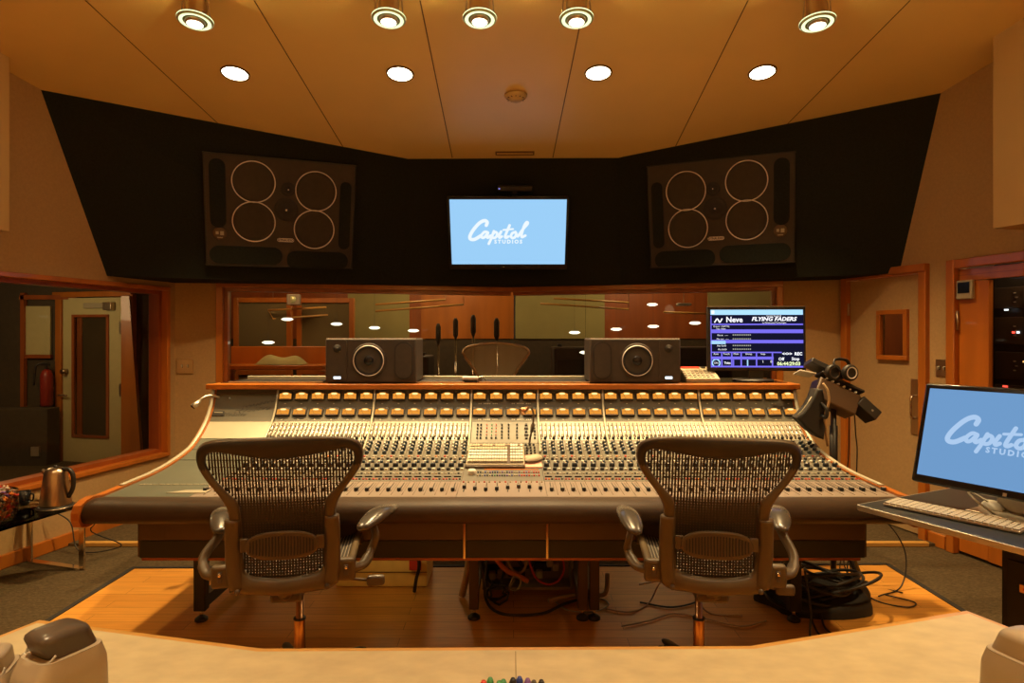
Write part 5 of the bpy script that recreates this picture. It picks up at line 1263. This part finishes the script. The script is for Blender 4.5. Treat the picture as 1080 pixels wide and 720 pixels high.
f.build('control_panel', t)
f = MB('white_plastic'); f.box((-.20, .03, .052), (.10, .08, .010), Mq, .003, ry=-.3); f.build('note_card', t)
f = MB('black'); f.box((-.1, .03, .13), (.21, .10, .035), Mq, .006); f.build('top_module', t)
f = MB('black'); f.box((.185, .03, .01), (.13, .10, .07), Mq, .006, ry=.35); f.mat('silver').box((.20, -.024, -.0), (.010, .004, .010), Mq); f.build('side_module', t)
# headphones on top
c = P(894, 393, 3.58); t = thing('headphones', c, 'black headphones with silver ring resting on the mixer box', 'headphones')
f = MB('black'); f.tube(smooth_path([c+V((-.02, .02, 0)), c+V((-.06, .03, .045)), c+V((-.04, .05, .075)), c+V((.03, .06, .065)), c+V((.05, .07, .0))]), .010, 8, flat=.6); f.build('headband', t)
Mh = frame(c, V((1, .2, 0)), V((0, 0, 1)))
for off in (1, 0):
    Mo = Mh @ Matrix.Translation(V((.015-off*.07, off*.05, -.0)))
    f = MB('black'); f.lathe([(.03, -.02), (.045, -.015), (.048, .008), (.040, .018), (.030, .012), (.0, .006)], Mo, 28); cpp = f.build('ear_cup', t)
    f = MB('ring' if off == 0 else 'dark_plastic'); f.lathe([(.028, .0145), (.031, .019), (.034, .0175)], Mo, 28); f.build('ring_trim', cpp)
# flared black hood hanging on the stand
t = thing('flared_hood', P(856, 440, 3.58), 'large black flared hood hanging at the left of the stand', 'hood')
hp_ = [(839, 440), (845, 434.5), (851, 427), (855.5, 419), (859, 410), (866, 410), (869, 425), (869, 445), (867, 463), (859, 459.5), (851, 453), (844, 446)]
Mh = frame(V((0, 3.56, 0)), V((1, 0, 0)), V((0, 0, 1)))
f = MB('black_matte'); f.prism([(P(a_, b_, 3.56).x, P(a_, b_, 3.56).z) for a_, b_ in hp_], -.03, .06, Mh, .012); f.build('hood_shell', t)
f = MB('cream'); f.tube([P(a_, b_, 3.525) for a_, b_ in ((840, 439), (845.5, 433.5), (851.5, 426), (856, 418))], .003, 6); f.build('hood_rim', t)
f = MB('black'); f.tube(smooth_path([P(866, 425, 3.53), P(872, 432, 3.50), P(871, 440, 3.50), P(866, 438, 3.53)]), .010, 8); f.build('clamp', t)
m = MB('cable_tan'); m.tube(smooth_path([P(868, 404, 3.52), P(873, 412, 3.50), P(874, 425, 3.50), P(870, 438, 3.52), P(871, 455, 3.55), P(873, 470, 3.58)]), .007, 8); tag(m.build('tan_cable'), 'tan headphone cable looping down the front of the stand', 'cable')
for i, (a, b, lb) in enumerate((((896, 430), (895, 480), 'thin black wire hanging from the mixer box, left one'), ((901, 432), (904, 480), 'thin black wire hanging from the mixer box, right one'))):
    m = MB('black'); y = 3.75; p0, p1 = P(*a, 3.66), P(b[0], b[1], y); m.tube(smooth_path([p0, (p0+p1)/2+V((.01, .02, 0)), p1, V((p1.x-.02, y, .5)), V((p1.x+.02-.1*i, y+.05, .02)), V((p1.x+.2-.3*i, y-.2, .012))]), .0035, 6)
    tag(m.build('thin_wire'), lb, 'wire', 'wires hanging from the mixer box')

# ------------------------------------------------------------------ under the console
t = thing('power_box', (.09, 3.68, .006), 'open metal box of sockets and plugs under the console centre', 'electrical box')
f = MB('grey_plastic'); f.box((.09, 3.74, .20), (.52, .02, .38)); f.box((-.165, 3.67, .20), (.015, .14, .38)); f.box((.345, 3.67, .20), (.015, .14, .38)); f.box((.09, 3.67, .016), (.52, .14, .015)); f.build('box_shell', t)
for a_, b_ in ((519, 606), (528, 605), (569, 605), (586, 597), (580, 593)):
    q = P(a_, b_, 3.66); f = MB('beige_plastic'); f.box(q, (.038, .05, .045), bev=.008); f.build('power_plug', t)
for a_, b_ in ((523, 600), (545, 603), (572, 597)):
    q = P(a_, b_, 3.71); f = MB('black'); f.box(q, (.10, .03, .05), bev=.004); f.build('socket', t)
m = MB('yellow_box'); m.box((-.76, 3.78, .21), (.53, .28, .40), bev=.004); m.mat('seam').box((-.76, 3.6385, .095), (.53, .004, .004)); tag(m.build('cream_box'), 'long cream box under the console left of centre', 'box')
m = MB('red'); m.box(P(438, 596, 3.62), (.07, .006, .055)); tag(m.build('red_tag'), 'small red tag on the cream box under the console', 'tag')
def cable(name, pts, r, m_, label, group='cables under the console'):
    f = MB(m_); f.tube(smooth_path(pts, 8), r, 7); tag(f.build(name), label, 'cable', group)
Q = lambda y, *pp: [P(a_, b_, y) for a_, b_ in pp]
cable('orange_cable', Q(3.5, (520, 582), (526, 593), (535, 602), (546, 607), (557, 613)), .014, 'orange_plastic', 'thick orange cable crossing the power box under console')
cable('red_cable', Q(3.52, (557, 582), (560, 598), (567, 611), (579, 616), (590, 611), (595, 599), (592, 584)), .006, 'red', 'thin red cable in a hanging loop under console')
cable('tan_cable', Q(3.53, (534, 584), (538, 597), (546, 604), (553, 600), (556, 588)), .008, 'cable_tan', 'tan cable bunched beside the thick orange one')
cable('looped_cable', Q(3.45, (537, 618), (542, 608), (549, 612), (545, 622), (538, 620), (543, 611)), .004, 'beige_plastic', 'pale tangled cable hanging below the orange one')
cable('dark_cable', Q(3.56, (506, 584), (511, 600), (516, 612), (524, 616), (531, 606), (532, 590)), .009, 'black', 'thick black cable loop at the left of the power box')
cable('dark_cable', Q(3.56, (545, 584), (549, 594), (556, 598), (563, 592), (564, 582)), .010, 'black', 'thick black cable loop above the orange cable')
cable('strap', Q(3.5, (495, 584), (493, 600), (489, 620), (487, 628)), .020, 'cable_tan', 'flat tan strap hanging left of the centre console leg')
cable('tag_cable', Q(3.55, (441, 584), (442, 598), (439, 610), (437, 624)), .010, 'black', 'black cable hanging across the red tag')
cable('black_cable', [(-.12, 3.5, .45), (-.14, 3.42, .2), (-.14, 3.35, .06), (-.05, 3.28, .014), (.15, 3.28, .014), (.30, 3.40, .02), (.48, 3.50, .02)], .008, 'black', 'long black cable lying in front of the power box')
cable('braided_cable', [(.20, 3.40, .03), (.30, 3.45, .034), (.42, 3.47, .034), (.52, 3.5, .03), (.55, 3.6, .10)], .013, 'cable_tan', 'bundle of tan cable lying right of power box')
cable('looped_cable', [(.24, 3.42, .014), (.30, 3.32, .014), (.42, 3.30, .014), (.52, 3.38, .014), (.5, 3.46, .014), (.42, 3.44, .014)], .004, 'beige_plastic', 'thin pale cable looped on floor near double legs')
cable('floor_cable', [(.50, 3.34, .014), (.62, 3.30, .014), (.74, 3.40, .014), (.84, 3.50, .10), (.95, 3.45, .12), (1.03, 3.30, .014), (1.2, 3.26, .014)], .0045, 'cable_tan', 'tan floor cable arching left of the right chair')
cable('floor_cable', [(.55, 3.14, .014), (.70, 3.20, .014), (.85, 3.28, .014), (1.0, 3.22, .014), (1.15, 3.14, .014), (1.3, 3.2, .014)], .004, 'cable_tan', 'nearer tan floor cable curving behind the right chair')
cable('floor_cable', [(.70, 3.42, .014), (.85, 3.36, .014), (1.0, 3.42, .014), (1.1, 3.55, .014)], .005, 'black', 'dark floor cable farther back by the right chair')
f = MB('black'); f.tube([V((-.08+(.05+.02*math.sin(2.7*a))*math.cos(a), 3.42+.03*math.sin(a*1.5), .065+(.045+.01*math.cos(1.7*a))*math.sin(a))) for a in [2*PI*k/30*3 for k in range(30)]], .007, 6); tag(f.build('cable_coil'), 'small tangled coil of black cable right of the centre leg', 'cable', 'cables under the console')
# black heap at the right: coiled cables on a bag
t = thing('cable_heap', (1.72, 3.45, .006), 'black heap of coiled cables at the foot of the stand', 'cables'); random.seed(9)
f = MB('black_matte'); f.grid(lambda u, v: (1.66+.30*math.cos(2*PI*v)*math.sin(PI*u/2)*(1+.12*math.sin(5*2*PI*v)), 3.42+.20*math.sin(2*PI*v)*math.sin(PI*u/2), .008+.12*max(0, math.cos(PI*u/2))**.6*(1+.3*math.sin(4*PI*v+3*u)*math.sin(PI*u))), 14, 36); f.build('bag', t)
f = MB('black')
for k in range(20):
    cx_, cy2, z = 1.66+random.uniform(-.12, .12), 3.40+random.uniform(-.07, .05), .05+.007*k; r = random.uniform(.10, .21); tx, ty = random.uniform(-.35, .35), random.uniform(-.35, .35)
    f.tube([V((cx_+r*math.cos(a), cy2+r*.75*math.sin(a), max(.014, z+r*(tx*math.cos(a)+ty*math.sin(a))))) for a in [2*PI*j/28 for j in range(28)]], .008, 6, closed=True)
f.build('coil', t)
m = MB('black'); m.vlathe([(.06, 0), (.065, .03), (.05, .12), (.02, .15)], (1.52, 3.86, .006), 20); m.box((1.50, 3.80, .05), (.12, .1, .08), bev=.02); tag(m.build('foot_pedal'), 'small black pedal box at the back right console leg', 'box')
for i, (pts, lb) in enumerate((([(1.46, 3.12, .30), (1.47, 3.08, .12), (1.44, 3.02, .014), (1.42, 2.9, .014), (1.38, 2.82, .014)], 'black cable dropping beside the right console leg'),
    ([(1.60, 3.25, .04), (1.56, 3.1, .014), (1.62, 2.98, .014), (1.72, 2.95, .014), (1.9, 3.05, .014)], 'black cable curling on the wood floor near the front'),
    ([(1.52, 3.2, .05), (1.50, 3.05, .014), (1.56, 2.93, .014), (1.70, 2.88, .014)], 'black cable nearest the desk at the right'),
    ([(2.02, 3.62, .42), (1.93, 3.58, .22), (1.90, 3.52, .10), (2.0, 3.45, .014), (2.12, 3.36, .014), (2.20, 3.42, .014), (2.10, 3.52, .014)], 'black wire looping onto the bright wood floor'),
    ([(1.97, 3.62, .05), (1.98, 3.70, .30), (2.08, 3.72, .40), (2.22, 3.70, .36), (2.30, 3.66, .20), (2.24, 3.60, .03), (2.05, 3.5, .014)], 'thin wire in a tall arc right of stand'))):
    cable('black_wire', [V(p) for p in pts], .0055 if i < 3 else .004, 'black', lb, 'black wires by the stand')

# ------------------------------------------------------------------ lights
def light(kind, loc, e, col, aim=None, size=.1, angle=120, blend=.6, name='lamp_light'):
    l = bpy.data.lights.new(name, kind); l.energy = e; l.color = col; l.shadow_soft_size = size
    if kind == 'SPOT': l.spot_size = math.radians(angle); l.spot_blend = blend
    o = bpy.data.objects.new(name, l); COL.objects.link(o); o.location = loc
    if aim is not None: o.rotation_euler = (V(aim)-V(loc)).to_track_quat('-Z', 'Y').to_euler()
    return o
WARM = (1.0, .68, .30); WARM2 = (1.0, .79, .50)
for p in DL: light('SPOT', (p.x, p.y, p.z-.02), 265, WARM, (p.x, p.y-.05, 0), .05, 102, .85)
for i, p in enumerate(SP):
    aim = (p.x*.62, 3.35, .8); d = (V(aim)-p).normalized()
    light('SPOT', p+d*.06, 20, WARM2, aim, .05, 80, .7)
    light('POINT', (p.x, p.y-.02, p.z+.04), 26.0, (1, .76, .28), size=.04)
# unseen downlights over the desk; side and rear ones added as fill
for x, y in ((-1.0, .95), (1.0, .95)):
    light('SPOT', (x, y, 3.32), 160, (1, .72, .38), (x, y, 0), .08, 62, .8)
    downlight(x, y, 'ceiling downlight over the front desk, left one' if x < 0 else 'ceiling downlight over the front desk, right one')
for x, y in ((-2.3, 2.2), (2.3, 2.2)):  # added fill pair to light the carpet at the sides
    light('SPOT', (x, y, 3.32), 130, WARM, (x, y, 0), .08, 110, .9)
    downlight(x, y, 'added fill downlight near the left wall' if x < 0 else 'added fill downlight near the right wall')
for x, y in ((-1.8, -.6), (1.8, -.6)):  # added wash on the rear wall, bounced forward to lift ceiling and walls
    light('SPOT', (x, y, 3.32), 330, WARM, (x, -1.5, 1.9), .08, 110, .8)
    downlight(x, y, 'added wall wash light behind the viewer')
# rooms beyond the glass
light('POINT', (-1.0, 7.8, 2.6), 34, (1, .72, .36), size=.3); light('POINT', (1.8, 7.8, 2.6), 34, (1, .72, .36), size=.3); light('POINT', (-2.6, 6.5, 2.5), 26, (1, .62, .28), size=.3)
light('POINT', (-5.0, 5.7, 1.85), 17, (1, .74, .38), size=.2); light('POINT', tuple(MRW @ V((rs(4.85), .5, 2.0))), 3, (1, .7, .4), size=.1); light('POINT', tuple(MRW @ V((rs(3.8), .16, 2.1))), 9, (1, .7, .4), size=.1)
w_ = bpy.data.worlds.new('World'); bpy.context.scene.world = w_; w_.use_nodes = True
w_.node_tree.nodes['Background'].inputs[0].default_value = (.02, .012, .006, 1)

t = thing('added_lamp', (-.74, 3.45, .42), 'small added lamp under the console that brightens the cream box', 'lamp')  # added source under the console, only there to brighten the cream box
f = MB('black'); f.box((-.74, 3.45, .435), (.12, .04, .015)); f.build('lamp_body', t); f = MB('meter_hot'); f.box((-.74, 3.45, .426), (.10, .03, .003)); f.build('lamp_strip', t)
light('POINT', (-.70, 3.46, .40), .5, (1, .74, .30), size=.03)
# ------------------------------------------------------------------ camera
cam = bpy.data.cameras.new('Camera'); co = bpy.data.objects.new('Camera', cam); COL.objects.link(co)
co.location = (0, 0, CZ); co.rotation_euler = (PI/2, 0, 0); cam.sensor_width = 36; cam.sensor_fit = 'HORIZONTAL'
cam.lens = F/1080*36; cam.shift_y = -(360-HY)/1080; cam.clip_start = .05
s = bpy.context.scene; s.camera = co
s.view_settings.view_transform = 'Standard'; s.view_settings.look = 'None'; s.view_settings.gamma = 1; s.view_settings.exposure = .38
s.view_settings.use_curve_mapping = False
s.cycles.max_bounces = 8; s.cycles.diffuse_bounces = 5; s.cycles.glossy_bounces = 4; s.cycles.transparent_max_bounces = 12; s.cycles.caustics_reflective = False; s.cycles.caustics_refractive = False
s.cycles.use_denoising = True; s.cycles.sample_clamp_indirect = 4
